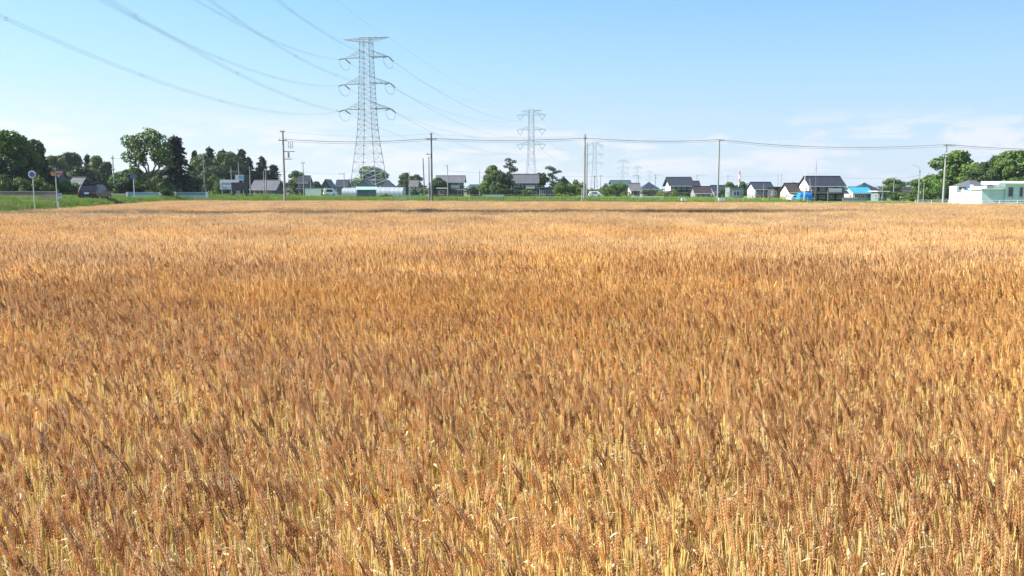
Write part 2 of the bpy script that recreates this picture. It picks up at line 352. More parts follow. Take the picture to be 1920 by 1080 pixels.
        if rng.random() < .9:
            bx, by = rng.uniform(-.05, .05), rng.uniform(-.05, .05); hh = h * rng.uniform(.6, .98)
            mb.tube([(x + bx, y + by, 0), (x + bx + lx * .6, y + by + ly * .6, hh)], [.0028, .0018], 3, 0, rng.uniform(.3, .95))
        if rng.random() < .5:
            t = rng.uniform(.4, .85); b = P(t); az = rng.random() * 6.28; dv = Vector((math.cos(az), math.sin(az), .6)).normalized(); sdw = Vector((-math.sin(az), math.cos(az), .3)) * .004
            c = b + dv * .06; e = c + Vector((dv.x, dv.y, -.6)) * .06
            mb.add([b - sdw, b + sdw, c + sdw, c - sdw, e], [(0, 1, 2, 3), (3, 2, 4)], 3, rng.random())
    else:
        e = top + d * L + droop * .01; m_ = top + d * L * .45
        mb.tube([top, m_, e], [.0035, .0070, .0025], 4, 1, r * .9)
        for k in range(4):
            ad = (d + Vector((rng.uniform(-.35, .35), rng.uniform(-.35, .35), 0))).normalized(); wv = Vector((.0022, 0, 0))
            mb.add([m_ - wv, m_ + wv, m_ + ad * rng.uniform(.07, .11)], [(0, 1, 2)], 2, rng.random() * .9)
def src_object(name, mb, mats, smooth=True):
    o = bpy.data.objects.new(name, mb.mesh(name, mats, smooth)); o['kind'] = 'stuff'; return o
SRC = []
rng = random.Random(5)
NV, NM, NF = 22, 9, 6
for i in range(NV): mb = MB(); stalk(mb, rng, 0, 0, 0); SRC.append(src_object('wheat_stalk', mb, WM))
for i in range(NM):
    mb = MB()
    for k in range(12): stalk(mb, rng, rng.uniform(-.14, .14), rng.uniform(-.14, .14), 1)
    SRC.append(src_object('wheat_clump', mb, WM))
for i in range(NF):
    mb = MB()
    for k in range(260): stalk(mb, rng, rng.uniform(-.6, .6), rng.uniform(-.6, .6), 2, rng.uniform(.95, 1.05))
    SRC.append(src_object('wheat_patch', mb, WM))
def scatter(name, pts, sources, label=None, cat=None):
    """one object: points carrying rot / scl / pick, a source shape instanced on each"""
    pts = np.array(pts, dtype=np.float32)
    me = bpy.data.meshes.new(name); me.from_pydata([tuple(p) for p in pts[:, :3]], [], [])
    a = me.attributes.new('rot', 'FLOAT_VECTOR', 'POINT'); a.data.foreach_set('vector', pts[:, 3:6].ravel())
    a = me.attributes.new('scl', 'FLOAT_VECTOR', 'POINT'); a.data.foreach_set('vector', pts[:, 6:9].ravel())
    a = me.attributes.new('pick', 'INT', 'POINT'); a.data.foreach_set('value', pts[:, 9].astype(np.int32))
    o = bpy.data.objects.new(name, me); COL.objects.link(o); o['kind'] = 'stuff'
    ng = bpy.data.node_groups.new(name, 'GeometryNodeTree')
    ng.interface.new_socket('Geometry', in_out='INPUT', socket_type='NodeSocketGeometry'); ng.interface.new_socket('Geometry', in_out='OUTPUT', socket_type='NodeSocketGeometry')
    N = ng.nodes; L = ng.links; gi = N.new('NodeGroupInput'); go = N.new('NodeGroupOutput'); ip = N.new('GeometryNodeInstanceOnPoints')
    g2 = N.new('GeometryNodeGeometryToInstance')
    for s_ in sources[::-1]:
        oi = N.new('GeometryNodeObjectInfo'); oi.inputs['Object'].default_value = s_; oi.inputs['As Instance'].default_value = False
        L.new(oi.outputs['Geometry'], g2.inputs[0])
    L.new(g2.outputs[0], ip.inputs['Instance']); ip.inputs['Pick Instance'].default_value = True
    def na(n, t):
        x = N.new('GeometryNodeInputNamedAttribute'); x.data_type = t; x.inputs[0].default_value = n; return x.outputs[0]
    er = N.new('FunctionNodeEulerToRotation'); L.new(na('rot', 'FLOAT_VECTOR'), er.inputs[0]); L.new(er.outputs[0], ip.inputs['Rotation'])
    L.new(na('scl', 'FLOAT_VECTOR'), ip.inputs['Scale']); L.new(na('pick', 'INT'), ip.inputs['Instance Index'])
    L.new(gi.outputs[0], ip.inputs['Points']); L.new(ip.outputs[0], go.inputs[0])
    md = o.modifiers.new('scatter', 'NODES'); md.node_group = ng
    if label: o['label'] = label
    if cat: o['category'] = cat
    return o
# smooth value noise for heights
_g = np.random.default_rng(3).random((64, 64))
def vn(x, y):
    xi, yi = math.floor(x), math.floor(y); fx, fy = x - xi, y - yi; fx = fx * fx * (3 - 2 * fx); fy = fy * fy * (3 - 2 * fy)
    a, b, c, d = _g[xi % 64, yi % 64], _g[(xi + 1) % 64, yi % 64], _g[xi % 64, (yi + 1) % 64], _g[(xi + 1) % 64, (yi + 1) % 64]
    return (a * (1 - fx) + b * fx) * (1 - fy) + (c * (1 - fx) + d * fx) * fy
def hfield(x, y):
    h = 1.0 + .06 * (vn(x * 1.7 + 40, y * 2.4) - .5) + .12 * (vn(x * .35, y * .6) - .5) + .10 * (vn(x * .9 + 9, y * 1.3) - .5) + .07 * (vn(x * .12 + 30, y * .2) - .5)
    b = abs((y - (49.5 - .12 * (x + 5))) / 2.2)
    if b < 1 and -30 < x < 18: h -= .20 * (1 - b) * min(1, (18 - x) / 6)  # stalks shortened along the pylon shadow, shaped to darken that band
    return h
def wheat():
    rng = random.Random(11); P = []
    def half(Y): return .67 * Y + 2.2
    def put(x, y, k0, kn, rz, sj=.06):
        h = hfield(x, y) * (1 + rng.uniform(-sj, sj))
        P.append((x, y, 0, rng.gauss(0, .03), rng.gauss(0, .03), rz, 1, 1, h, k0 + rng.randrange(kn)))
    y = 1.3
    n = int(260 * sum((2 * half(1.3 + .1 * i)) * .1 for i in range(177)))
    cum = np.cumsum([2 * half(1.3 + .1 * i) for i in range(177)]); cum = cum / cum[-1]
    for i in range(n):
        k = int(np.searchsorted(cum, rng.random())); yy = 1.3 + .1 * (k + rng.random()); xx = rng.uniform(-1, 1) * half(yy)
        if yy > 8 and rng.random() < ((yy - 8) / 11) : continue
        if vn(xx * 2.2 + 5, yy * 2.6) < .12 and rng.random() < .6: continue
        put(xx, yy, 0, NV, rng.gauss(0, .5))
    # clumps 9.5 - 27 m on a jittered grid
    d = .215; yy = 8.2
    while yy < 35:
        xx = -half(yy) - 1
        while xx < half(yy) + 1:
            x = xx + rng.uniform(-.1, .1); yj = yy + rng.uniform(-.1, .1)
            if in_field(x, yj) and rng.random() < (yj - 8) / 11 and rng.random() < 1 - max(0, (yj - 26) / 9): put(x, yj, NV, NM, rng.gauss(0, .5), .05)
            xx += d
        yy += d
    yy = 26
    while yy < 116:
        xx = -.72 * yy - 4
        while xx < .72 * yy + 6:
            x = xx + rng.uniform(-.25, .25); yj = yy + rng.uniform(-.25, .25)
            if in_field(x, yj) and (yj > 35 or rng.random() < (yj - 25) / 9): put(x, yj, NV + NM, NF, rng.gauss(0, .35), .03)
            xx += .95
        yy += .95
    o = scatter('wheat', [p for p in P if p[1] < 45 or in_field(p[0], p[1] + 1.6 * vn(p[0] * .8, 3.3))], SRC, 'ripe golden brown bearded wheat filling the field in the foreground', 'wheat')
    return o
wheat()

# ------------------------------------------------------------------ weeds and grass (stuff)
leafmat('grass_a', (.07, .15, .018), (.27, .40, .06), .22)
leafmat('grass_b', (.12, .16, .04), (.36, .38, .14), .22)
def tuft(rng, R, n, h, w, mats):
    mb = MB()
    for k in range(n):
        a = rng.random() * 6.28; r = R * math.sqrt(rng.random()); x, y = r * math.cos(a), r * math.sin(a); hh = h * rng.uniform(.45, 1.1)
        lx, ly = rng.gauss(0, .22) * hh, rng.gauss(0, .22) * hh; b = rng.random() * 3.14; wx, wy = math.cos(b) * w, math.sin(b) * w
        mb.add([(x - wx, y - wy, 0), (x + wx, y + wy, 0), (x + lx * .4 + wx * .7, y + ly * .4 + wy * .7, hh * .6), (x + lx * .4 - wx * .7, y + ly * .4 - wy * .7, hh * .6), (x + lx, y + ly, hh)],
               [(0, 1, 2, 3), (3, 2, 4)], 0, rng.random())
    return src_object('grass_tuft', mb, mats)
def weeds():
    rng = random.Random(21)
    S = [tuft(rng, .55, 150, .55, .012, ['grass_a']) for i in range(3)] + [tuft(rng, .55, 130, .5, .012, ['grass_b']) for i in range(2)] + [tuft(rng, .8, 170, .28, .014, ['grass_a']) for i in range(2)]
    P = []
    def put(x, y, k, s): P.append((x, y, gh(x, y) - .02, 0, 0, rng.random() * 6.28, s, s, s * rng.uniform(.75, 1.2), k))
    y = 38.0
    while y < 122:                      # bank between field and road
        e = edge_x(y); x = e + .9; x0 = road_c(y) + 3.1
        while x > x0:
            g = vn(x * .5, y * .35)
            put(x + rng.uniform(-.3, .3), y + rng.uniform(-.3, .3), (rng.choice((0, 1, 2)) if g + rng.gauss(0, .12) > .42 else rng.choice((3, 4))), rng.uniform(.55, .8)); x -= .5
        y += .55
    for i in range(3200):               # verge beyond the road
        y = rng.uniform(45, 200); x = road_c(y) - 3.3 - rng.random() ** 1.5 * 16; put(x, y, rng.choice((0, 1, 2, 3, 4, 3)), rng.uniform(.8, 1.2))
    for i in range(3000):               # green between road and field beyond its corner
        y = rng.uniform(116, 175); x = rng.uniform(road_c(y) + 3.3, -18); put(x, y, rng.choice((0, 1, 2, 4, 3)), rng.uniform(.8, 1.3))
    for i in range(7000):               # far edge strip and paddies
        t = rng.random() ** 1.4; x = rng.uniform(-48, 36); ye = interp(x, [-48, -24, 19, 45], [114, 110, 97, 84])
        y = ye + 1.0 + t * 60; put(x, y, (rng.choice((0, 1, 2, 5, 6, 6)) if vn(x * .25, y * .2) > .42 else rng.choice((3, 4, 5, 3))) if t > .02 else rng.choice((3, 4, 0)), rng.uniform(.7, 1.2) if t < .04 else rng.uniform(.9, 1.7) * .8)
    for i in range(900):
        y = rng.uniform(112, 160); x = rng.uniform(36, 100); put(x, y + 4, rng.choice((3, 4, 5, 6)), rng.uniform(.6, 1.0))
    o = scatter('grass', P, S, 'bright green weeds and grass on the verges around the field', 'grass')
weeds()

# ------------------------------------------------------------------ trees
def leafquad(mb, c, n, s, rng, r):
    n = Vector(n); n = n.normalized() if n.length > 1e-6 else Vector((0, 0, 1))
    u = n.orthogonal().normalized(); u.rotate(Matrix.Rotation(rng.random() * 6.28, 3, n)); v = n.cross(u)
    a, b = s * rng.uniform(.6, 1.2), s * rng.uniform(.35, .7); c = Vector(c)
    mb.add([c - u * a, c - v * b + n * .1 * s, c + u * a, c + v * b - n * .1 * s], [(0, 1, 2, 3)], 0, r)
def blob_leaves(mb, rng, c, R, num, s, flat=.8):
    tone = rng.uniform(-.16, .16)
    for i in range(num):
        d = Vector((rng.gauss(0, 1), rng.gauss(0, 1), rng.gauss(0, 1))).normalized(); q = rng.random() ** .33
        q = .45 + .60 * q if rng.random() < .84 else (q if rng.random() < .4 else rng.uniform(1.0, 1.32))
        p = Vector(c) + Vector((d.x * R, d.y * R, d.z * R * flat)) * q
        nn = d + Vector((rng.gauss(0, .6), rng.gauss(0, .6), rng.gauss(0, .6) + .35))
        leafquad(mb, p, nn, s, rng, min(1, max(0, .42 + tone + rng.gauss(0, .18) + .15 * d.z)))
def limb(mb, rng, p, q, r0, r1, n=5):
    p = Vector(p); q = Vector(q); pts = []; L = (q - p).length
    for i in range(n + 1):
        t = i / n; w = p.lerp(q, t); w += Vector((rng.gauss(0, .03), rng.gauss(0, .03), .10 * math.sin(math.pi * t))) * L * (0 if i in (0, n) else 1); pts.append(w)
    mb.tube(pts, [r0 + (r1 - r0) * i / n for i in range(n + 1)], 6)
# every kind is built about 10 m high (bushes 3 m); width in the returned tuple
def broad(seed, nb=34, W=9.0, low=.12, leafn=230, gap=0.0, s=.36):
    rng = random.Random(seed); c = MB(); t = MB(); bl = []
    for i in range(nb):
        a = rng.random() * 6.28; z = low + (1 - low) * (i + .5) / nb; prof = math.sin(math.pi * min(1, (z - low) / (1 - low) * .86 + .12)) ** .55
        r = W / 2 * prof * rng.uniform(.30, .86) * (1 if rng.random() < .75 else .4); R = rng.uniform(1.15, 1.95) * (1 - .22 * z)
        bl.append((Vector((math.cos(a) * r, math.sin(a) * r, min(z * 10, 10 - R * .8))), R))
    for p, R in bl: blob_leaves(c, rng, p, R, int(leafn * R * R / 1.6 * (1 - gap)), s)
    limb(t, rng, (0, 0, -.3), (0, 0, 4.6), .36, .22)
    for p, R in bl[::3]: limb(t, rng, (0, 0, rng.uniform(1.8, 4.4)), p, .14, .04)
    return c, t, W
def zelkova(seed):
    rng = random.Random(seed); c = MB(); t = MB()
    spots = [(-3.9, 0, 8.2, 1.15), (-3.2, .6, 6.6, 1.25), (-2.4, -.5, 7.9, 1.3), (-4.2, 0, 5.9, .95), (-1.3, 0, 8.3, 1.35), (0, .5, 9.0, 1.3), (1.2, -.4, 8.8, 1.3), (2.2, .3, 8.2, 1.3), (.5, 0, 7.4, 1.45), (-1.5, -.6, 6.7, 1.35),
             (3.1, 0, 6.8, 1.2), (2.0, -.5, 6.5, 1.3), (-3.1, .3, 4.7, .9), (-1.8, 1.2, 5.3, .8), (.4, 1.4, 6.1, .9), (1.6, .8, 5.2, .8), (-2.6, -1, 3.8, .9), (-2.2, .2, 2.7, 1.1), (-.9, -1.5, 5.9, .8), (3.3, .4, 5.3, .9)]
    for x, y, z, R in spots: blob_leaves(c, rng, (x, y, z), R, int(170 * R * R), .24, .85)
    limb(t, rng, (0, 0, -.3), (0, 0, 2.6), .40, .30)
    for tx, ty, tz in ((-1.3, .2, 4.6), (-.3, -.4, 5.0), (.9, .3, 4.6), (1.8, -.2, 4.2)): limb(t, rng, (0, 0, 2.4), (tx, ty, tz), .22, .12)
    for i, (x, y, z, R) in enumerate(spots):
        b = min(((-1.3, .2, 4.6), (-.3, -.4, 5.0), (.9, .3, 4.6), (1.8, -.2, 4.2)), key=lambda q: (q[0] - x) ** 2 + (q[1] - y) ** 2) if z > 5 else (0, 0, 2.2)
        limb(t, rng, b, (x, y, z), .10, .035)
    return c, t, 9.4
def conifer(seed, W=5.4, dense=1.0, top=.1):
    rng = random.Random(seed); c = MB(); t = MB(); n = 15
    for i in range(n):
        z = 1.2 + (9.6 - 1.2) * i / (n - 1); R = W / 2 * ((1 - (z - 1.0) / 9.2) ** .60 + top) * rng.uniform(.78, 1.12)
        for k in range(int(7 + R * 3)):
            a = rng.random() * 6.28; rr = R * rng.uniform(.55, 1.05)
            for j in range(int(19 * dense)):
                q = rng.uniform(.15, 1); p = Vector((math.cos(a) * rr * q, math.sin(a) * rr * q, z - .38 * rr * q + rng.gauss(0, .16))) + Vector((rng.gauss(0, .16), rng.gauss(0, .16), 0))
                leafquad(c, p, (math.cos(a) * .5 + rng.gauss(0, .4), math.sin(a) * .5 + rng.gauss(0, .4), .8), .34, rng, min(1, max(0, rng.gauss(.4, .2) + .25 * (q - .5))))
    for j in range(40): leafquad(c, (rng.gauss(0, .07), rng.gauss(0, .07), rng.uniform(9.2, 10.1)), (rng.gauss(0, 1), rng.gauss(0, 1), .3), .18, rng, .5)
    t.tube([(0, 0, -.3), (0, 0, 4), (0, 0, 9.6)], [.24, .16, .03], 6); return c, t, W * .86
def pine(seed, W=7.5):
    rng = random.Random(seed); c = MB(); t = MB()
    trunk = [Vector((0, 0, -.3)), Vector((.25, 0, 2.5)), Vector((-.2, .1, 5)), Vector((.15, 0, 7.4)), Vector((0, 0, 9.2))]; t.tube(trunk, [.3, .24, .2, .14, .06], 6)
    for i in range(17):
        z = 3.0 + 6.6 * i / 16; a = rng.random() * 6.28; r = W / 2 * (1 - abs(z - 5.5) / 7) * rng.uniform(.2, .95); p = Vector((math.cos(a) * r, math.sin(a) * r, z)); R = rng.uniform(.8, 1.35)
        blob_leaves(c, rng, p, R, int(120 * R * R), .22, .42); limb(t, rng, (0, 0, z - .6), p, .09, .04)
    return c, t, W
def bush(seed, W=3.6, H=3.0, n=2600, s=.17):
    rng = random.Random(seed); c = MB(); t = MB()
    for i in range(14):
        a = rng.random() * 6.28; r = W / 2 * rng.uniform(0, .72); R = rng.uniform(.55, .95); zz = rng.uniform(.35, max(.5, H - R * .9) * (1 - .35 * (r / (W / 2)) ** 2))
        blob_leaves(c, rng, (math.cos(a) * r, math.sin(a) * r, zz), R, n // 14, s)
    for k in range(4): limb(t, rng, (rng.gauss(0, .15), rng.gauss(0, .15), -.1), (rng.gauss(0, .6), rng.gauss(0, .6), H * .6), .05, .02, 3)
    return c, t, W
TV = {}
def variant(key, gen, H):
    c, t, w = gen; TV[key] = (c.mesh('crown', ['leaf_mid']), t.mesh('trunk', ['bark'], True), w, H)
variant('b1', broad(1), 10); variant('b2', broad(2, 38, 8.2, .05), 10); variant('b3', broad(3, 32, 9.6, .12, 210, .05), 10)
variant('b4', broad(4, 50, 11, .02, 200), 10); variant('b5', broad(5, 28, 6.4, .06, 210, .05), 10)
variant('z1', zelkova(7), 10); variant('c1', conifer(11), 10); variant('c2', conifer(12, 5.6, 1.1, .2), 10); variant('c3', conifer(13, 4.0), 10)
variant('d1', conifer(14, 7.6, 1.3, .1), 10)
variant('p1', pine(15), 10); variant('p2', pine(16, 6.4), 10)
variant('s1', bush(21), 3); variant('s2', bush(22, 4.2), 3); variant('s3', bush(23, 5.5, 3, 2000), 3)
_tr = random.Random(77)
def tree(kind, name, label, px0, px1, ytop, Y, leaf, cat='tree', group=None, base=None):
    cm, tm, w, H = TV[kind]; xc = (px0 + px1) / 2
    P = at(xc, ytop, Y); width = (px1 - px0) * Y / 1490.0; z0 = gh(P.x, Y) if base is None else base
    h = max(.6, P.z - z0)
    r = thing(name, label, cat, (P.x, Y, z0 - .03), _tr.uniform(-.5, .5) if kind == 'z1' else _tr.random() * 6.28, group)
    sx = width / w * (1.22 if kind[0] in 'bs' else 1.0); r.scale = (sx, sx, h / H * 1.0)
    if kind == 'z1': r.rotation_euler.z = 0
    c = link('crown', cm, r); c.material_slots[0].link = 'OBJECT'; c.material_slots[0].material = M[leaf]
    link('stems' if name == 'bush' or name == 'hedge' else 'trunk', tm, r)
    return r
G1 = 'trees of the wood at the left edge'; G2 = 'trees behind the blue roofed building'; G3 = 'evergreens in the row left of the tall pylon'; G4 = 'trees behind the green building'
T = [
 ('b2','broadleaf_tree','mid green tree filling the gap between the two highest crowns of the left wood',14,64,256,126,'leaf_mid',G1),
 ('b4','broadleaf_tree','large round broadleaf tree at the far left edge of the photo, the highest there',-42,56,246,122,'leaf_mid',G1),
 ('b2','broadleaf_tree','dark broadleaf tree sloping down at the right end of the left wood',34,90,262,131,'leaf_dark',G1),
 ('b1','broadleaf_tree','dark broadleaf tree behind the round sign, filling the foot of the left wood',10,80,296,127,'leaf_dark',G1),
 ('b3','broadleaf_tree','dark green tree low behind the bushes at the left edge',-40,20,290,118,'leaf_dark',G1),
 ('b1','broadleaf_tree','mid green tree just right of the left wood, above the blue roofed building',80,122,292,205,'leaf_olive',G2),
 ('b4','broadleaf_tree','widest dark tree of the clump behind the blue roofed building',98,158,286,212,'leaf_dark',G2),
 ('c2','conifer_tree','small dark conifer poking out of the clump above the grey roof',152,174,288,208,'leaf_conifer',G2),
 ('b2','broadleaf_tree','mid green tree behind the dark car, right of the small conifer',164,196,292,204,'leaf_mid',G2),
 ('b3','broadleaf_tree','shorter tree at the right end of the clump, by the utility pole',186,216,303,198,'leaf_dark',G2),
 ('b2','broadleaf_tree','dark tree filling the gap directly above the dark car',128,172,312,196,'leaf_dark',G2),
 ('b5','broadleaf_tree','low rounded tree between the utility pole and the tall open tree',212,246,322,190,'leaf_mid',None),
 ('z1','tall_tree','tall open crowned tree with forked trunk showing sky through its limbs',231,323,241,140,'leaf_mid',None),
 ('d1','conifer_tree','broad dark evergreen with drooping branches touching the tall open tree',288,364,254,147,'leaf_conifer',None),
 ('b2','broadleaf_tree','dark low tree standing under the tall open tree',222,276,316,146,'leaf_dark',None),
 ('b4','broadleaf_tree','black green thicket below the broad dark evergreen',262,368,318,150,'leaf_dark',None),
 ('c1','conifer_tree','leftmost narrow conifer beside the broad dark evergreen',348,382,282,240,'leaf_conifer',G3),
 ('b5','broadleaf_tree','brownish green bushy tree with a light pole in front of it',362,396,290,236,'leaf_olive',G3),
 ('c2','conifer_tree','tallest conifer of the row, with a domed top',374,410,275,244,'leaf_conifer',G3),
 ('b2','broadleaf_tree','brownish green tree in the middle of the evergreen row',396,430,286,238,'leaf_olive',G3),
 ('c2','conifer_tree','rounded conifer above the white billboard',398,438,280,250,'leaf_conifer',G3),
 ('b5','broadleaf_tree','olive tree left of the pointed conifer',412,452,286,240,'leaf_olive',G3),
 ('c3','conifer_tree','sharply pointed conifer above the dark signboard',436,470,280,248,'leaf_conifer',G3),
 ('c1','conifer_tree','short conifer leaning on the right side of the pointed conifer',446,484,294,252,'leaf_conifer',G3),
 ('c1','conifer_tree','lone triangular conifer above the long grey roofed house',470,510,293,254,'leaf_conifer',G3),
 ('c3','conifer_tree','smallest conifer at the right end of the evergreen row, left of the utility pole',494,530,309,250,'leaf_conifer',G3),
 ('b4','broadleaf_tree','dark thicket at the foot of the evergreen row',358,444,312,232,'leaf_dark',None),
 ('b4','broadleaf_tree','dark thicket behind the long grey roofed house',425,524,322,262,'leaf_dark',None),
 ('b1','broadleaf_tree','small round tree left of the slate blue house',541,572,320,300,'leaf_mid',None),
 ('b3','broadleaf_tree','low dark tree between the slate blue house and the brown gable',582,606,340,310,'leaf_dark',None),
 ('b3','broadleaf_tree','round topped tree seen through the legs of the tall pylon',660,720,312,425,'leaf_mid',None),
 ('b2','broadleaf_tree','dark round tree, left one of the two right of the pylon',747,774,324,330,'leaf_dark',None),
 ('b1','broadleaf_tree','lighter round tree, right one of the two right of the pylon',765,792,327,338,'leaf_mid',None),
 ('b2','broadleaf_tree','dark bushy tree tucked against the left side of the large two storey house',805,838,333,262,'leaf_dark',None),
 ('b2','broadleaf_tree','dense round green tree left of the wide grey roof, at the middle of the photo',904,944,310,225,'leaf_mid',None),
 ('b4','broadleaf_tree','dark round tree in front of the tall garden pine',918,958,322,222,'leaf_dark',None),
 ('p1','pine_tree','tall garden pine with flat branch pads left of the wide grey roof',934,976,297,232,'leaf_pine',None),
 ('b5','broadleaf_tree','thin dark tree at the right end of the wide grey roof',1004,1026,324,262,'leaf_dark',None),
 ('p2','pine_tree','spreading pine behind the dark gable, right of the wide grey roof',1018,1056,312,268,'leaf_pine',None),
 ('b2','broadleaf_tree','small olive tree left of the dark two storey house with white gable',1270,1284,350,300,'leaf_olive',None),
 ('b1','broadleaf_tree','yellow green tree between the tall thin pole and the red and white mast',1358,1378,341,300,'leaf_bright',None),
 ('b3','broadleaf_tree','grey green tree at the foot of the red and white mast',1382,1400,340,290,'leaf_olive',None),
 ('b1','broadleaf_tree','round lone tree between the bright blue roof and the street light',1656,1691,334,310,'leaf_mid',None),
 ('b4','broadleaf_tree','wide low tree behind the street light post',1706,1764,335,215,'leaf_mid',None),
 ('b4','broadleaf_tree','great round tree behind the right hand utility pole and the hip roofed house',1756,1842,283,178,'leaf_mid',None),
 ('b2','broadleaf_tree','left shoulder of foliage low beside the great round tree on the right',1750,1796,318,172,'leaf_mid',None),
 ('b3','broadleaf_tree','dark tree between the great round tree and the right edge wood',1826,1870,304,188,'leaf_dark',G4),
 ('b5','broadleaf_tree','small domed tree top rising between the two right hand woods',1852,1876,293,196,'leaf_dark',G4),
 ('b4','broadleaf_tree','large broadleaf tree at the far right edge behind the green building',1866,1960,283,182,'leaf_mid',G4),
 ('b1','broadleaf_tree','mid green tree standing directly above the white roof of the green building',1862,1908,298,172,'leaf_mid',G4),
 ('b2','broadleaf_tree','dark green tree just above the hip roof on the right',1812,1862,312,168,'leaf_dark',G4),
]
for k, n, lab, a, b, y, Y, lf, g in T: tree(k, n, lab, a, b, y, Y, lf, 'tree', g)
B = [
 ('s2','broad olive bush at the far left edge of the photo',-16,26,326,104,'leaf_olive'),
 ('s1','leafy bush below the round sign, second from the left edge',20,54,330,106,'leaf_olive'),
 ('s2','dark bush right of the round sign',46,84,334,108,'leaf_mid'),
 ('s1','yellow green bush top beside the round sign',64,80,326,112,'leaf_bright'),
 ('s1','small clipped round shrub left of the round sign, low by the road',34,49,350,98,'leaf_mid'),
 ('s3','dark low shrubbery between the two roadside signs',66,112,344,110,'leaf_dark'),
 ('s2','bright green bush right of the orange sign',104,146,336,128,'leaf_bright'),
 ('s1','olive bush at the left side of the dark car',132,166,345,124,'leaf_olive'),
 ('s2','green bush right of the dark car, behind the utility pole',214,250,338,150,'leaf_mid'),
 ('s3','light green undergrowth at the foot of the tall open tree',266,318,328,139,'leaf_olive'),
 ('s1','small dark bush between the two teal bridge parapets',298,322,352,120,'leaf_dark'),
 ('s2','fresh green bush right of the black green thicket, by the pale pole',382,420,326,190,'leaf_olive'),
 ('s2','green bush left of the white billboard',396,416,334,162,'leaf_mid'),
 ('s1','rough bush under the slate blue house',596,624,350,260,'leaf_mid'),
 ('s1','yellow green shrub in front of the lilac house',784,798,350,250,'leaf_bright'),
 ('s2','dark shrub at the foot of the lilac house',766,786,354,245,'leaf_dark'),
 ('s2','green shrub at the right end of the grey plastic greenhouse',714,736,363,150,'leaf_mid'),
 ('s3','dark green hedge right of the large two storey house',874,908,348,250,'leaf_dark'),
 ('s3','long clipped hedge in front of the wide grey roofed house',938,976,352,208,'leaf_dark'),
 ('s2','lighter bush below the dense round tree at the middle',922,950,340,206,'leaf_olive'),
 ('s3','right half of the clipped hedge in front of the wide grey roofed house',970,1006,354,210,'leaf_mid'),
 ('s2','round bush with bright tips left of the middle pole, left of the pair',1037,1068,340,200,'leaf_bright'),
 ('s2','round bush with bright tips left of the middle pole, right of the pair',1061,1094,336,202,'leaf_bright'),
 ('s1','small olive bush directly right of the tall thin pole at the middle',1098,1122,352,220,'leaf_olive'),
 ('s2','bush left of the teal roofed house, before a pale gable',1117,1150,346,228,'leaf_olive'),
 ('s3','large bush in front of the teal roofed house',1138,1186,340,222,'leaf_mid'),
 ('s1','dark low bush at the right side of the blue grey roofed house',1205,1236,354,260,'leaf_dark'),
 ('s1','bright bush left of the white gabled two storey house',1230,1252,357,240,'leaf_bright'),
 ('s2','dark hedge in front of the white gabled two storey house',1276,1314,357,230,'leaf_dark'),
 ('s1','yellowish shrub column before the white gabled two storey house',1256,1276,354,225,'leaf_olive'),
 ('s1','dark bush between the grey shed and the teal box shed',1352,1368,350,225,'leaf_dark'),
 ('s3','dark hedge left of the cream gabled house',1448,1472,350,240,'leaf_dark'),
 ('s2','dark conifer hedge at the right side of the black timber house',1568,1586,344,230,'leaf_conifer'),
 ('s3','long green hedge below the round lone tree, left length',1660,1704,358,195,'leaf_mid'),
 ('s3','long green hedge left of the street light, right length',1690,1738,362,180,'leaf_mid'),
 ('s3','green hedge between the street light and the right hand utility pole',1724,1768,352,168,'leaf_mid'),
 ('s2','scrubby bush at the foot of the right hand utility pole',1762,1790,350,150,'leaf_dark'),
]
for k, lab, a, b, y, Y, lf in B:
    hd = 'hedge' in lab
    tree(k, 'hedge' if hd else 'bush', lab, a, b, y, Y, lf, 'hedge' if hd else 'bush', 'bushes and hedges along the village edge')
def far_wood():
    rng = random.Random(9); mb = MB()
    for i in range(520):
        px = rng.uniform(-150, 2100); Y = rng.uniform(340, 1300); P = at(px, 350, Y); gz = gh(P.x, Y); h = (rng.uniform(2.4, 4.6) if Y < 700 else rng.uniform(5, 10)) * (1.3 if vn(px * .02, 3) > .55 else .75)
        for k in range(34):
            d = Vector((rng.gauss(0, 1), rng.gauss(0, 1), abs(rng.gauss(0, 1)))).normalized()
            leafquad(mb, (P.x + d.x * h * .9, Y + d.y * h * .9, gz + d.z * h), d, h * .3, rng, rng.random())
    o = mb.build('distant_woodland', ['leaf_dark']); o['kind'] = 'stuff'; o['label'] = 'low dark line of woodland far off along the horizon'
far_wood()

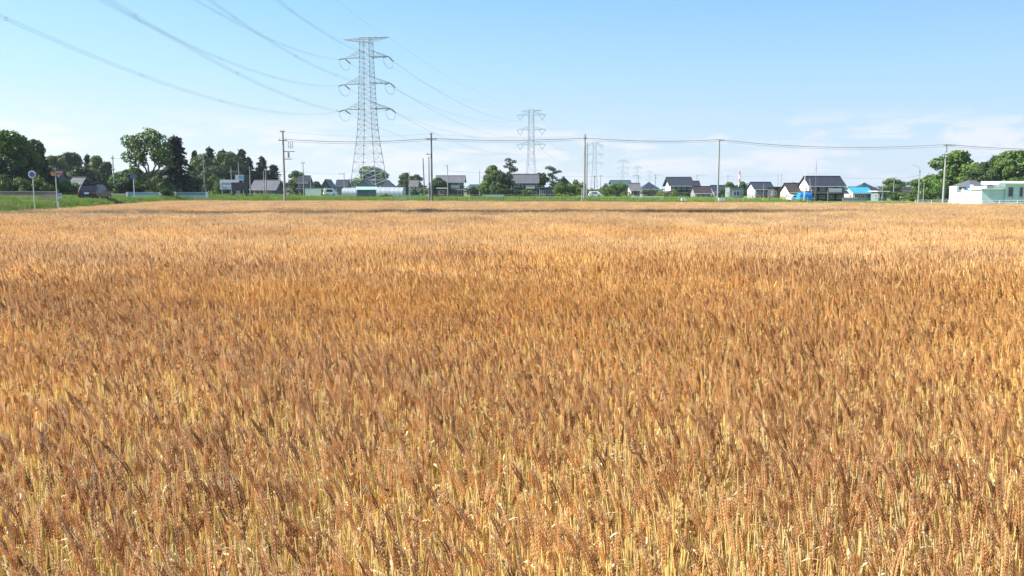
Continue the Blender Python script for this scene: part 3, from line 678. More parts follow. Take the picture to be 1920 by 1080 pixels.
# ------------------------------------------------------------------ houses
mt('roof_tile_dark', (.032, .034, .042), .5, .18, 1.5, stripe=('X', 1.3, .35), spec=.6)
mt('roof_tile_grey', (.11, .112, .115), .5, .15, 1.2, stripe=('X', 1.3, .25))
mt('roof_tile_lilac', (.135, .13, .132), .5, .15, 1.2, stripe=('X', 1.2, .25))
mt('roof_tile_brown', (.055, .038, .036), .55, .2, 1.5, stripe=('X', 1.3, .3))
mt('roof_teal', (.05, .10, .10), .45, .1, 1, stripe=('X', .8, .2))
mt('roof_cyan', (.05, .30, .44), .4, .08, 1, stripe=('X', .8, .15))
mt('roof_mint', (.33, .55, .50), .45, .08, 1, stripe=('X', .8, .15))
mt('roof_white', (.74, .77, .76), .4, .05, 1)
mt('roof_slate_blue', (.034, .039, .05), .4, .12, 1.3, stripe=('X', 1.3, .25))
for n, c in dict(wall_white=(.78, .78, .74), wall_cream=(.74, .68, .54), wall_grey=(.42, .42, .43), wall_lilac=(.52, .50, .58), wall_black=(.055, .052, .05), wall_brown=(.16, .10, .075),
                 wall_teal=(.80, .98, .93), wall_blue=(.13, .16, .26), wall_tan=(.42, .33, .25), wall_pinkgrey=(.46, .38, .37), wall_tealgrey=(.34, .43, .44), wall_dark=(.10, .10, .115), wall_red=(.26, .10, .075)).items():
    mt(n, tuple(v * (.74 if n in ('wall_white', 'wall_cream') else .74 if n == 'wall_teal' else .52) for v in c), .75, .09, .9, stripe=('Z', 1.6, .07))
_wc = {}
def window(parent, x, y, z, w, h, side, frame='frame_grey', glass='glass'):
    """side: 'f' faces -y, 'l' faces -x, 'r' faces +x"""
    key = (round(w, 2), round(h, 2), frame, glass)
    if key not in _wc:
        mb = MB(); t = .07; d = .09
        for sx in (-1, 1): mb.box((sx * (w / 2 - t / 2), 0, 0), (t, d, h))
        for sz in (-1, 1): mb.box((0, 0, sz * (h / 2 - t / 2)), (w - 2 * t, d, t))
        if w > .9: mb.box((0, .004, 0), (t * .8, d - .02, h - 2 * t))
        if h > .4: mb.box((0, -.07, -h / 2 - .05), (w + .12, .16, .05))
        g = MB(); g.box((0, .02, 0), (w - 2 * t, .02, h - 2 * t))
        _wc[key] = (mb.mesh('window', [frame]), g.mesh('pane', [glass]))
    rot = {'f': 0, 'l': -math.pi / 2, 'r': math.pi / 2}[side]
    o = link('window', _wc[key][0], parent, (x, y, z), (0, 0, rot)); link('pane', _wc[key][1], o)
    return o
def roof_gable(mb, W, D, z, rise, oh, th=.14, ridge='x'):
    """gable roof on a W x D plan, ridge along the axis given"""
    if ridge == 'x':
        a, L = D / 2, W / 2 + oh
    else: a, L = W / 2, D / 2 + oh
    k = rise / a; e = a + oh; ze = z - oh * k
    prof = [(-e, ze), (0, z + rise), (e, ze), (e, ze + th), (0, z + rise + th), (-e, ze + th)]
    if ridge == 'y': prof = prof
    mb.prism(prof, -L, L, 'x' if ridge == 'x' else 'y')
    if ridge == 'x': mb.box((0, 0, z + rise + th + .06), (2 * L - .04, .3, .2))
    else: mb.box((0, 0, z + rise + th + .06), (.3, 2 * L - .04, .2))
def roof_hip(mb, W, D, z, rise, oh, th=.12):
    a, b = W / 2 + oh, D / 2 + oh; r = max(.3, a - b)
    vs = [(-a, -b, z - .1), (a, -b, z - .1), (a, b, z - .1), (-a, b, z - .1), (-a, -b, z + th - .1), (a, -b, z + th - .1), (a, b, z + th - .1), (-a, b, z + th - .1), (-r, 0, z + rise), (r, 0, z + rise)]
    mb.add(vs, [(0, 3, 2, 1), (0, 1, 5, 4), (1, 2, 6, 5), (2, 3, 7, 6), (3, 0, 4, 7), (4, 5, 9, 8), (6, 7, 8, 9), (5, 6, 9), (7, 4, 8)])
    mb.box((0, 0, z + rise + .02), (2 * r + .3, .28, .2))
def walls(W, D, h, rise=0, ridge='x', t=0.0):
    """closed wall body; with gable triangles when rise > 0"""
    mb = MB()
    if rise <= 0: mb.box((0, 0, h / 2), (W, D, h)); return mb
    if ridge == 'x': mb.prism([(-D / 2, 0), (D / 2, 0), (D / 2, h), (0, h + rise), (-D / 2, h)], -W / 2, W / 2, 'x')
    else: mb.prism([(-W / 2, 0), (W / 2, 0), (W / 2, h), (0, h + rise), (-W / 2, h)], -D / 2, D / 2, 'y')
    return mb
def house(name, label, x0, x1, ytop, Y, wall, roof, kind='gx', storeys=1, D=7.0, rise=None, oh=.5, cat='house', lower=False, rz=0.0, nwin=3, base=None, group=None, glass='glass', leftwin=1, gable=None, door=True, frac=.45):
    """kind gx: ridge left-right; gy: gable to the viewer; hip; flat"""
    xc = (x0 + x1) / 2; P = at(xc, ytop, Y); wpx = (x1 - x0) * Y / 1490.0
    W_ = max(1.6, wpx - 2 * oh - D * abs(math.sin(rz)) - D * .5 * abs(P.x) / Y * .9)
    z0 = (gh(P.x, Y) if base is None else base) - .05; H = P.z - z0
    off = (D / 2) * P.x / Y * .9
    o = thing(name, label, cat, (P.x + off, Y + D / 2, z0), rz, group)
    H = at(xc, ytop, Y + D / 2 if kind in ('gx', 'hip') else Y).z - z0
    rise = rise if rise else H * (.30 if storeys == 2 else .40)
    if kind == 'flat': rise = 0
    hw = H - rise - (.25 if kind != 'flat' else .2)
    walls(W_, D, hw, rise if kind in ('gx', 'gy') else 0, 'x' if kind == 'gx' else 'y').build('wall', wall, o)
    if gable:
        g = MB(); a = D / 2 - .3; g.prism([(-a, hw * .52), (a, hw * .52), (a, hw - .05), (0, hw + rise - .4), (-a, hw - .05)], -W_ / 2 - .03, -W_ / 2 + .02, 'x'); g.build('gable_panel', gable, o)
    rb = MB()
    if kind == 'gx': roof_gable(rb, W_, D, hw, rise, oh)
    elif kind == 'gy': roof_gable(rb, W_, D, hw, rise, oh, ridge='y')
    elif kind == 'hip': roof_hip(rb, W_, D, hw, rise, oh)
    else: rb.box((0, 0, hw + .1), (W_ + 2 * oh, D + 2 * oh, .2))
    rf = rb.build('roof', roof, o)
    y = -D / 2 - .03; fh = hw / storeys
    if lower and storeys == 2:
        lb = MB(); z = hw * frac; e = 1.3
        lb.prism([(-D / 2 - e, z), (-D / 2 + .0, z + .62), (-D / 2 + .0, z + .50), (-D / 2 - e, z - .10)], -W_ / 2 - .7, W_ / 2 + .7, 'x')
        lb.prism([(-W_ / 2 - e * .8, z - .02), (-W_ / 2, z + .58), (-W_ / 2, z + .46), (-W_ / 2 - e * .8, z - .12)], -D / 2 + .02, D / 2, 'y')
        lb.build('lower_roof', roof, o)
    if storeys == 2 and W_ > 7:
        b = MB(); bx = W_ * .22; bz = hw * .56; b.box((bx, -D / 2 - .55, bz + .5), (W_ * .36, .05, .95)); b.box((bx, -D / 2 - .30, bz), (W_ * .36, .5, .12)); b.build('balcony', 'frame_grey', o)
    if kind in ('gx', 'hip') and Y < 320:
        g = MB(); e_ = D / 2 + oh + .07; g.bar((-W_ / 2 - oh, -e_, hw - (oh * rise / (D / 2) if kind == 'gx' else .12) - .02), (W_ / 2 + oh, -e_, hw - (oh * rise / (D / 2) if kind == 'gx' else .12) - .02), .07, 6); g.bar((W_ / 2 - .25, -D / 2 - .09, .1), (W_ / 2 - .25, -D / 2 - .09, hw - .2), .045, 6); g.build('gutter', 'frame_grey', o)
        if storeys == 1: a_ = MB(); a_.box((-W_ / 2 + .8, -D / 2 - .35, .4), (.8, .32, .62)); a_.build('outdoor_unit', 'white_paint', o)
    for s in range(storeys):
        zc = fh * s + fh * (.55 if s == 0 else .50) + (.15 if s else 0)
        for k in range(nwin):
            x = -W_ / 2 + W_ * (k + .5) / nwin
            if s == 0 and k == nwin // 2 and door and fh > 2:
                db = MB(); db.box((x, y, 1.02), (.95, .08, 2.0)); d_ = db.build('door', 'wall_brown', o)
                hb = MB(); hb.box((x + .36, y - .06, 1.0), (.04, .05, .25)); hb.build('handle', 'frame_grey', d_)
            else: window(o, x, y, zc, min(1.7, W_ / nwin * .62), min(1.25, fh * .42), 'f', glass=glass)
        for k in range(leftwin): window(o, -W_ / 2 - .06, D * (-.22 + .44 * k), zc, .95, min(1.05, fh * .4), 'l', glass=glass)
    return o
GV = 'village houses beyond the wheat field'
house('farm_building','low building with pale blue roof behind the orange roadside sign',88,124,319,165,'wall_blue','roof_slate_blue','gx',1,6,group=GV,nwin=3)
house('shed','small dark shed with pale grey roof above the dark car',136,160,331,150,'wall_dark','roof_tile_grey','gx',1,4,cat='shed',nwin=2,door=False)
house('house','long low house with pale grey tiled roof right of the dark signboard',472,530,337,225,'wall_dark','roof_tile_lilac','gx',1,8,rise=2.2,group=GV,nwin=5,oh=.8)
house('house','slate blue two storey house by the thin pole with a crossarm',558,584,329,285,'wall_blue','roof_slate_blue','gx',2,6,group=GV,lower=True)
house('house','pinkish low house partly hidden right of the utility pole',535,562,343,300,'wall_pinkgrey','roof_tile_brown','gx',1,6,group=GV,nwin=2)
house('house','brown house turning its dark gable to the field, left of the white van',601,629,336,300,'wall_brown','roof_tile_dark','gy',1,9,group=GV,nwin=3,oh=.7)
house('house','dark roofed house behind the framed greenhouse, left of the pylon',629,656,337,320,'wall_tealgrey','roof_tile_dark','gx',1,7,group=GV)
house('house','grey gabled house between the legs of the pylon',668,702,336,300,'wall_grey','roof_tile_grey','gy',1,9,group=GV,oh=.7)
house('house','dark roofed house right of the pylon legs, left of the two round trees',714,742,337,300,'wall_dark','roof_tile_dark','hip',1,7,group=GV)
house('house','small white and lilac house below the two round trees',767,787,337,280,'wall_lilac','roof_tile_lilac','gx',2,6,group=GV,nwin=2)
house('house','large two storey farmhouse with grey roof and a wide lower eave',816,874,329,262,'wall_brown','roof_tile_lilac','gx',2,8,rise=1.7,lower=True,group=GV,nwin=4,oh=.9)
house('shed','small red brown shed in front of the large two storey farmhouse',819,840,352,222,'wall_red','roof_white','flat',1,3,cat='shed',nwin=1,door=False)
house('house','low dark roofed house right of the large two storey farmhouse',880,912,346,280,'wall_tealgrey','roof_teal','gx',1,6,group=GV)
house('house','dark timber house with the widest grey roof, right of the garden pine',956,1011,326,240,'wall_dark','roof_tile_grey','gx',2,8,rise=2.2,group=GV,nwin=6,oh=.6,door=False)
house('carport','open dark blue carport right of the wide grey roofed house',1008,1042,351,225,'wall_blue','roof_tile_grey','flat',1,5,cat='carport',nwin=2,door=False)
house('house','dark gable rising behind the pair of bright round bushes',1036,1076,331,262,'wall_dark','roof_tile_dark','gy',1,9,group=GV,nwin=3,oh=.6)
house('house','house with a flat teal roof behind the large bush',1142,1184,338,262,'wall_dark','roof_teal','gx',1,7,rise=1.0,group=GV)
house('house','pinkish grey house with a white gable right of the teal roof',1176,1202,343,238,'wall_pinkgrey','roof_tile_lilac','gx',1,7,gable='wall_white',group=GV)
house('house','blue grey roofed house low between the pink house and the white gabled house',1198,1236,341,300,'wall_tealgrey','roof_slate_blue','hip',1,8,group=GV,lower=False)
house('house','pale cream gable peeping between the bushes left of the teal roof',1126,1146,344,290,'wall_cream','roof_tile_dark','gy',1,7,group=GV,nwin=1)
house('house','two storey house with dark roofs and bright white gable wall, right of centre',1246,1300,332,245,'wall_dark','roof_tile_dark','gx',2,9,rise=2.2,lower=True,gable='wall_white',group=GV,nwin=4,oh=.8)
house('house','dark low wing right of the white gabled two storey house',1290,1314,339,258,'wall_dark','roof_tile_dark','gx',1,7,group=GV)
house('shed','grey shed with a bright white gable end, left of the tall thin pole',1296,1334,349,205,'wall_grey','roof_tile_brown','gx',1,5,cat='shed',gable=None,group=None,nwin=3,leftwin=1,oh=.25,door=False)
house('house','pale blue house behind the tall thin pole',1330,1362,347,260,'wall_tealgrey','roof_slate_blue','gx',1,7,group=GV)
house('shed','boxy teal shed with white left end, right of the tall thin pole',1362,1393,350,195,'wall_tealgrey','roof_teal','flat',1,4,cat='shed',nwin=1,door=False,oh=.08)
house('house','house with pale curved roofline behind the yellow green tree',1350,1384,341,330,'wall_cream','roof_tile_grey','hip',1,8,group=GV)
house('house','two storey house with a bright white left wall under a slate roof',1403,1450,341,232,'wall_lilac','roof_slate_blue','gx',2,8,rise=1.8,gable='wall_white',lower=False,group=GV,nwin=4)
house('house','dark low house between the slate roofed house and the cream gable',1440,1468,350,225,'wall_dark','roof_tile_dark','flat',1,6,group=GV)
house('house','single storey house with cream gable and arched dark door',1466,1514,343,190,'wall_pinkgrey','roof_tile_brown','gx',1,7,rise=1.9,gable='wall_cream',group=GV,nwin=3,oh=.4)
house('house','black timber two storey house with white gable and antenna mast',1502,1582,330,185,'wall_black','roof_tile_dark','gx',2,7,rise=2.0,gable='wall_white',group=GV,nwin=4,oh=.35,lower=True,frac=.5)
house('house','big dark roofed house rising behind the bright blue roof',1596,1648,342,240,'wall_tealgrey','roof_tile_dark','hip',2,8,rise=2.2,group=GV,nwin=3)
house('house','little white gabled house with bright cyan roof',1586,1633,350,200,'wall_grey','roof_cyan','gx',1,6,rise=1.3,gable='wall_white',group=GV,nwin=3,oh=.25)
house('shed','low pale blue shed right of the cyan roofed house',1634,1664,358,195,'wall_tealgrey','roof_white','flat',1,4,cat='shed',nwin=2,door=False)
house('house','distant cream house with red brown roof below the round lone tree',1680,1712,354,330,'wall_cream','roof_tile_brown','gx',1,7,group=GV)
house('house','tiny distant house with dark roof left of the street light',1700,1716,350,420,'wall_tan','roof_tile_dark','gx',1,7,group=GV,nwin=2)
house('house','distant pale house left of the evergreen row, under the tall open tree',244,262,340,170,'wall_tan','roof_tile_dark','gx',1,5,group=GV,nwin=1)
# white walled compound and the green building at the right edge
house('house','house with grey hipped roof behind the white garden wall',1792,1852,335,152,'wall_tealgrey','roof_tile_grey','hip',1,7,rise=1.3,group=GV,nwin=4,oh=.6)
def garden_wall():
    A = at(1782, 350, 135); B_ = at(1846, 350, 123.5); z0 = 0; o = thing('garden_wall', 'bright white stepped garden wall before the grey hipped roof', 'wall', (A.x, 135, 0), math.atan2(123.5 - 135, B_.x - A.x))
    L = math.hypot(B_.x - A.x, 11.5); h = A.z
    mb = MB(); prof = [(0, 0), (L, 0), (L, h), (L * .66, h), (L * .66, h + .25), (L * .60, h + .25), (L * .60, h - .7), (L * .40, h - .7), (L * .40, h - .35), (L * .36, h - .35), (L * .36, h - 1.5), (L * .18, h - 1.5), (L * .18, h), (0, h)]
    mb.prism(prof, 0, .25, 'y'); mb.build('wall_panel', 'white_paint', o)
    for k in (0, L * .2, L): c = MB(); c.box((k, .12, h / 2 + .03), (.3, .34, h + .1)); c.build('pillar', 'white_paint', o)
    g = MB(); g.box((L * .28, -.05, h * .36), (L * .13, .06, h * .62)); g.build('gate', 'frame_grey', o)
    s = MB(); s.box((L * .5, .4, h - .35), (L * .17, .08, .75)); s.build('blue_panel', 'glass_blue', o)
garden_wall()
def green_building():
    Y = 122; A = at(1864, 342, Y); B_ = at(2010, 342, Y); W_ = B_.x - A.x; D = 3.6; H = A.z
    o = thing('green_building', 'pale green single storey building with white flat roof at the right edge', 'building', (A.x, Y, -.02), 0)
    o['group'] = GV
    mb = MB(); mb.box((W_ / 2 + .9, D / 2, (H - .25) / 2), (W_ - 1.8, D, H - .25)); mb.build('wall', 'wall_teal', o)
    mb = MB(); mb.box((-.9 + .9, D / 2 - .2, (H - 1.05) / 2), (3.4, D - .6, H - 1.05)); p = mb.build('porch', 'wall_teal', o)
    mb = MB(); mb.box((-.0, D / 2 - .3, H - .95), (4.0, D, .16)); mb.build('porch_roof', 'roof_white', p)
    rb = MB(); rb.prism([(-.6, H - .25), (D + .5, H - .25), (D + .5, H + .25), (-.6, H - .05)], .4, W_ - .3, 'x'); rb.build('roof', 'roof_white', o)
    for x, w in ((2.6, .8), (4.2, .6), (5.6, .9), (7.2, .7), (9.0, 1.6)): window(o, x, -.04, H * .60, w, 1.5, 'f', frame='frame_grey', glass='glass')
    for x in (7.2, 8.6): v = MB(); v.cyl((x, -.02, .95), (x, -.12, .95), .18, 14); v.build('vent', 'dark_pole', o)
    s = MB(); s.box((W_ / 2, -.06, .16), (W_ - 2, .12, .3)); s.build('plinth', 'white_paint', o)
green_building()
# teal roadside shed in front of the pylon
def teal_shed():
    Y = 140; A = at(687, 350, Y); z0 = gh(A.x, Y); W_ = 34 * Y / 1490; H = A.z - z0
    o = thing('shed', 'small teal field shed with a pale green roof before the tall pylon', 'shed', (A.x, Y, z0), .12)
    walls(W_, 2.6, H - .55).build('wall', 'wall_tealgrey', o)
    r = MB(); r.prism([(-1.75, H - .62), (1.6, H - .1), (1.6, H), (-1.75, H - .5)], -W_ / 2 - .25, W_ / 2 + .25, 'x'); r.build('roof', 'roof_mint', o)
    d = MB(); d.box((-.4, -1.33, .9), (.9, .05, 1.75)); d.build('door', 'wall_tealgrey', o)
    window(o, .9, -1.34, 1.2, .7, .5, 'f')
teal_shed()
# greenhouses
mt('poly', (.50, .54, .56), .35, .1, .5, trans=.35)
def greenhouse(label, x0, x1, ytop, Y, mat_, group):
    A = at((x0 + x1) / 2, ytop, Y); z0 = gh(A.x, Y); W_ = (x1 - x0) * Y / 1490; H = A.z - z0; D = 6
    o = thing('greenhouse', label, 'greenhouse', (A.x, Y + D / 2, z0), 0, group)
    mb = MB(); n = 10; prof = [(-D / 2, 0)] + [(-D / 2 * math.cos(math.pi * k / n), H * .5 + H * .5 * math.sin(math.pi * k / n)) for k in range(n + 1)] + [(D / 2, 0)]
    mb.prism(prof, -W_ / 2, W_ / 2, 'x'); mb.build('cover', mat_, o)
    for k in range(7):
        f = MB(); x = -W_ / 2 + W_ * k / 6; f.tube([(x, a * 1.015, z * 1.01) for a, z in prof], .035, 4); f.build('hoop', 'frame_grey', o)
    d = MB(); d.box((W_ / 2 + .03, 0, 1), (.05, 1.2, 2)); d.build('door', 'frame_grey', o)
greenhouse('long grey plastic greenhouse with rounded roof right of the teal shed', 704, 754, 351, 185, 'poly', 'plastic greenhouses at the foot of the pylon')
greenhouse('smaller plastic greenhouse with pale hoops left of the teal shed', 640, 670, 352, 185, 'poly', 'plastic greenhouses at the foot of the pylon')
def parapet(label, x0, x1, ytop, Y):
    A = at(x0, ytop, Y); B_ = at(x1, ytop, Y); L = B_.x - A.x; z0 = gh(A.x, Y); h = A.z - z0
    o = thing('bridge_parapet', label, 'parapet', (A.x, Y, z0), 0, 'teal parapets of the canal bridge')
    mb = MB(); mb.box((L / 2, 0, h * .5 - .05), (L, .2, h - .1)); mb.build('panel', mt('teal_rail', (.18, .30, .32), .6, .1), o)
    mb = MB(); mb.box((L / 2, 0, h), (L + .1, .3, .1)); mb.build('coping', 'teal_rail', o)
    for x in (-.18, L + .18): p = MB(); p.box((x, 0, h / 2 + .04), (.3, .34, h + .1)); p.build('end_post', 'frame_grey', o)
parapet('longer teal bridge parapet left, below the tall open tree', 241, 298, 361, 125)
parapet('shorter teal bridge parapet right, below the black green thicket', 331, 386, 361, 123)
def low_house_wall(label, x0, x1, ytop, Y, m, name='low_wall', h=None):
    A = at(x0, ytop, Y); B_ = at(x1, ytop, Y); z0 = gh((A.x + B_.x) / 2, Y) - .05
    o = thing(name, label, 'wall', (A.x, Y, z0), 0); L = B_.x - A.x; mb = MB(); mb.box((L / 2, 0, (A.z - z0) / 2), (L, .2, A.z - z0)); mb.build('wall_panel', m, o)
    c = MB(); c.box((L / 2, 0, A.z - z0 + .04), (L + .1, .28, .08)); c.build('coping', 'concrete_pole', o)
low_house_wall('pale mint low wall between the slate blue house and the white van', 572, 602, 353, 235, mt('mint_wall', (.42, .50, .47), .7))
low_house_wall('brown low wall running along the road at the far left', -60, 108, 360, 92, 'wall_tan')
low_house_wall('white garden wall in front of the wide hedge near the middle', 905, 945, 365, 200, 'white_paint')
low_house_wall('pale wall below the black timber house and cyan roof', 1580, 1625, 372, 178, 'concrete_pole')
low_house_wall('white wall at the foot of the pinkish grey house', 1168, 1196, 368, 205, 'white_paint')

# ------------------------------------------------------------------ vehicles
mt('car_paint', (.008, .010, .028), .3, .05, spec=.5); mt('tinted_glass', (.012, .014, .018), .25, .05, spec=.35); mt('van_paint', (.78, .79, .80), .3, .03, spec=.6); mt('tyre', (.02, .02, .02), .85); mt('rim', (.5, .5, .52), .3, metal=.7)
mt('red_lamp', (.45, .02, .02), .3); mt('head_lamp', (.8, .8, .78), .15); mt('plate', (.8, .8, .78), .5); mt('car_trim', (.03, .03, .035), .5)
def car(label, X, Y, z, heading, paint, L=4.5, Wd=1.8, H=1.65, cat='car', name='parked_car', van=False):
    o = thing(name, label, cat, (X, Y, z), heading)      # local +y is forward
    h = L / 2; w = Wd / 2
    if van: side = [(-h, .32), (-h, 1.0), (-h + .06, H - .25), (-h + .3, H), (h * .45, H), (h * .80, 1.05), (h, .92), (h, .30)]
    else: side = [(-h, .42), (-h - .02, .80), (-h + .10, 1.02), (-h + .55, H - .10), (-h + .85, H), (.35, H), (.65, H - .06), (h * .56, 1.05), (h - .25, .92), (h, .70), (h, .32)]
    low = [(y, zz) for y, zz in side]
    mb = MB(); n = len(side); vs = []
    for k, (y, zz) in enumerate(side):
        tuck = w * (1 - .16 * max(0, (zz - 1.0)) / (H - 1.0)); vs += [(-tuck, y, zz), (tuck, y, zz)]
    fs = [(2 * k, 2 * ((k + 1) % n), 2 * ((k + 1) % n) + 1, 2 * k + 1) for k in range(n)] + [tuple(2 * k for k in range(n))[::-1], tuple(2 * k + 1 for k in range(n))]
    mb.add(vs, fs); me = mb.build('body', paint, o)
    bv = me.modifiers.new('bevel', 'BEVEL'); bv.width = .07; bv.segments = 3; bv.limit_method = 'ANGLE'
    g = MB(); a = w * .80; zb = 1.03 if not van else 1.08; zt = H - .16
    if van: g.add([(-a, -h - .015, zb), (a, -h - .015, zb), (a * .92, -h + .05, zt), (-a * .92, -h + .05, zt)], [(0, 1, 2, 3)])
    else: g.add([(-a, -h + .075, zb), (a, -h + .075, zb), (a * .90, -h + .50, zt), (-a * .90, -h + .50, zt)], [(0, 1, 2, 3)])
    g.build('rear_window', 'tinted_glass', o)
    g = MB()
    fy0, fy1 = (h * .80, h * .45) if van else (h * .57, .66)
    g.add([(-a, fy0 + .02, 1.08), (-a * .92, fy1 + .05, zt), (a * .92, fy1 + .05, zt), (a, fy0 + .02, 1.08)], [(0, 1, 2, 3)]); g.build('windscreen', 'tinted_glass', o)
    for s in (-1, 1):
        g = MB(); q = w * .955 * s; q2 = w * .87 * s
        g.add([(q + .02 * s, -h + .5, 1.08), (q + .02 * s, h * .42, 1.08), (q2 + .02 * s, .35, zt), (q2 + .02 * s, -h + .85, zt)], [(0, 1, 2, 3) if s > 0 else (3, 2, 1, 0)]); g.build('side_window', 'tinted_glass', o)
        g = MB(); g.box((s * w * .86, -h - .01, .86), (.26, .08, .22)); g.build('tail_lamp', 'red_lamp', o)
        g = MB(); g.box((s * w * .80, h - .05, .74), (.32, .12, .16)); g.build('headlight', 'head_lamp', o)
        g = MB(); g.box((s * (w + .10), h * .36, 1.08), (.18, .10, .14)); g.build('mirror', paint, o)
        for yy in (-h + .85, h - .85):
            t = MB(); t.cyl((s * (w - .20), yy, .33), (s * (w + .01), yy, .33), .33, 18); tt = t.build('wheel', 'tyre', o)
            t = MB(); t.cyl((s * (w - .05), yy, .33), (s * (w + .025), yy, .33), .20, 10); t.build('rim', 'rim', tt)
    g = MB(); g.box((0, -h - .03, .80), (.42, .03, .17)); g.build('number_plate', 'plate', o)
    g = MB(); g.box((0, -h - .0, .46), (Wd * .92, .10, .20)); g.build('bumper', 'car_trim', o)
    g = MB(); g.box((0, -h + (.20 if van else .72), H + .03), (Wd * .72, .32, .05)); g.build('spoiler', paint, o)
    return o
A = at(178, 360, 86)
car('dark blue car seen from behind on the road at the left', A.x, 86, 1.13, math.atan2(-A.x, 86) - .34, 'car_paint', 4.6, 1.85, 1.7)
A = at(619, 360, 205)
car('small white van standing below the brown gable left of the pylon', A.x, 205, gh(A.x, 205), -1.2, 'van_paint', 3.4, 1.5, 1.85, 'van', 'white_van', True)
A = at(1490, 370, 172)
car('white car in front of the cream gabled house, beside the blue tarpaulin', A.x, 172, gh(A.x, 172), -1.1, 'van_paint', 3.6, 1.6, 1.5, van=False)
A = at(1116, 363, 215)
car('white car half hidden by bushes right of the tall thin pole', A.x, 215, gh(A.x, 215), -1.5, 'van_paint', 3.5, 1.5, 1.6, van=True)
def tarp():
    A = at(1508, 362, 170); o = thing('covered_stack', 'stack under bright blue tarpaulin before the black timber house', 'tarpaulin', (A.x, 170, 0), .1)
    rng = random.Random(4); mb = MB(); n = 14; H = A.z + .05; W_ = 2.9; D = 2.0; vs = []
    prof = [(1.02, 0), (1.0, .45), (.96, .8), (.80, .97), (.35, 1.02), (0.01, 1.03)]
    for s, z in prof:
        for k in range(24):
            a = 2 * math.pi * k / 24; sq = 1 / max(abs(math.cos(a)), abs(math.sin(a))) ** .75; wv = 1 + .035 * math.sin(a * 9 + z * 3) + rng.uniform(-.015, .015)
            vs.append((math.cos(a) * sq * W_ / 2 * s * wv, math.sin(a) * sq * D / 2 * s * wv, z * H + rng.uniform(-.03, .03) * (z > .5)))
    fs = [(r * 24 + k, r * 24 + (k + 1) % 24, (r + 1) * 24 + (k + 1) % 24, (r + 1) * 24 + k) for r in range(len(prof) - 1) for k in range(24)]
    mb.add(vs, fs); mb.build('cover', mt('tarp_blue', (.01, .22, .62), .35, .12, 2.5), o)
    r = MB(); r.tube([(math.cos(2 * math.pi * k / 24) * W_ * .62, math.sin(2 * math.pi * k / 24) * D * .62, H * .42) for k in range(25)], .02, 4); r.build('rope', 'white_paint', o)
tarp()

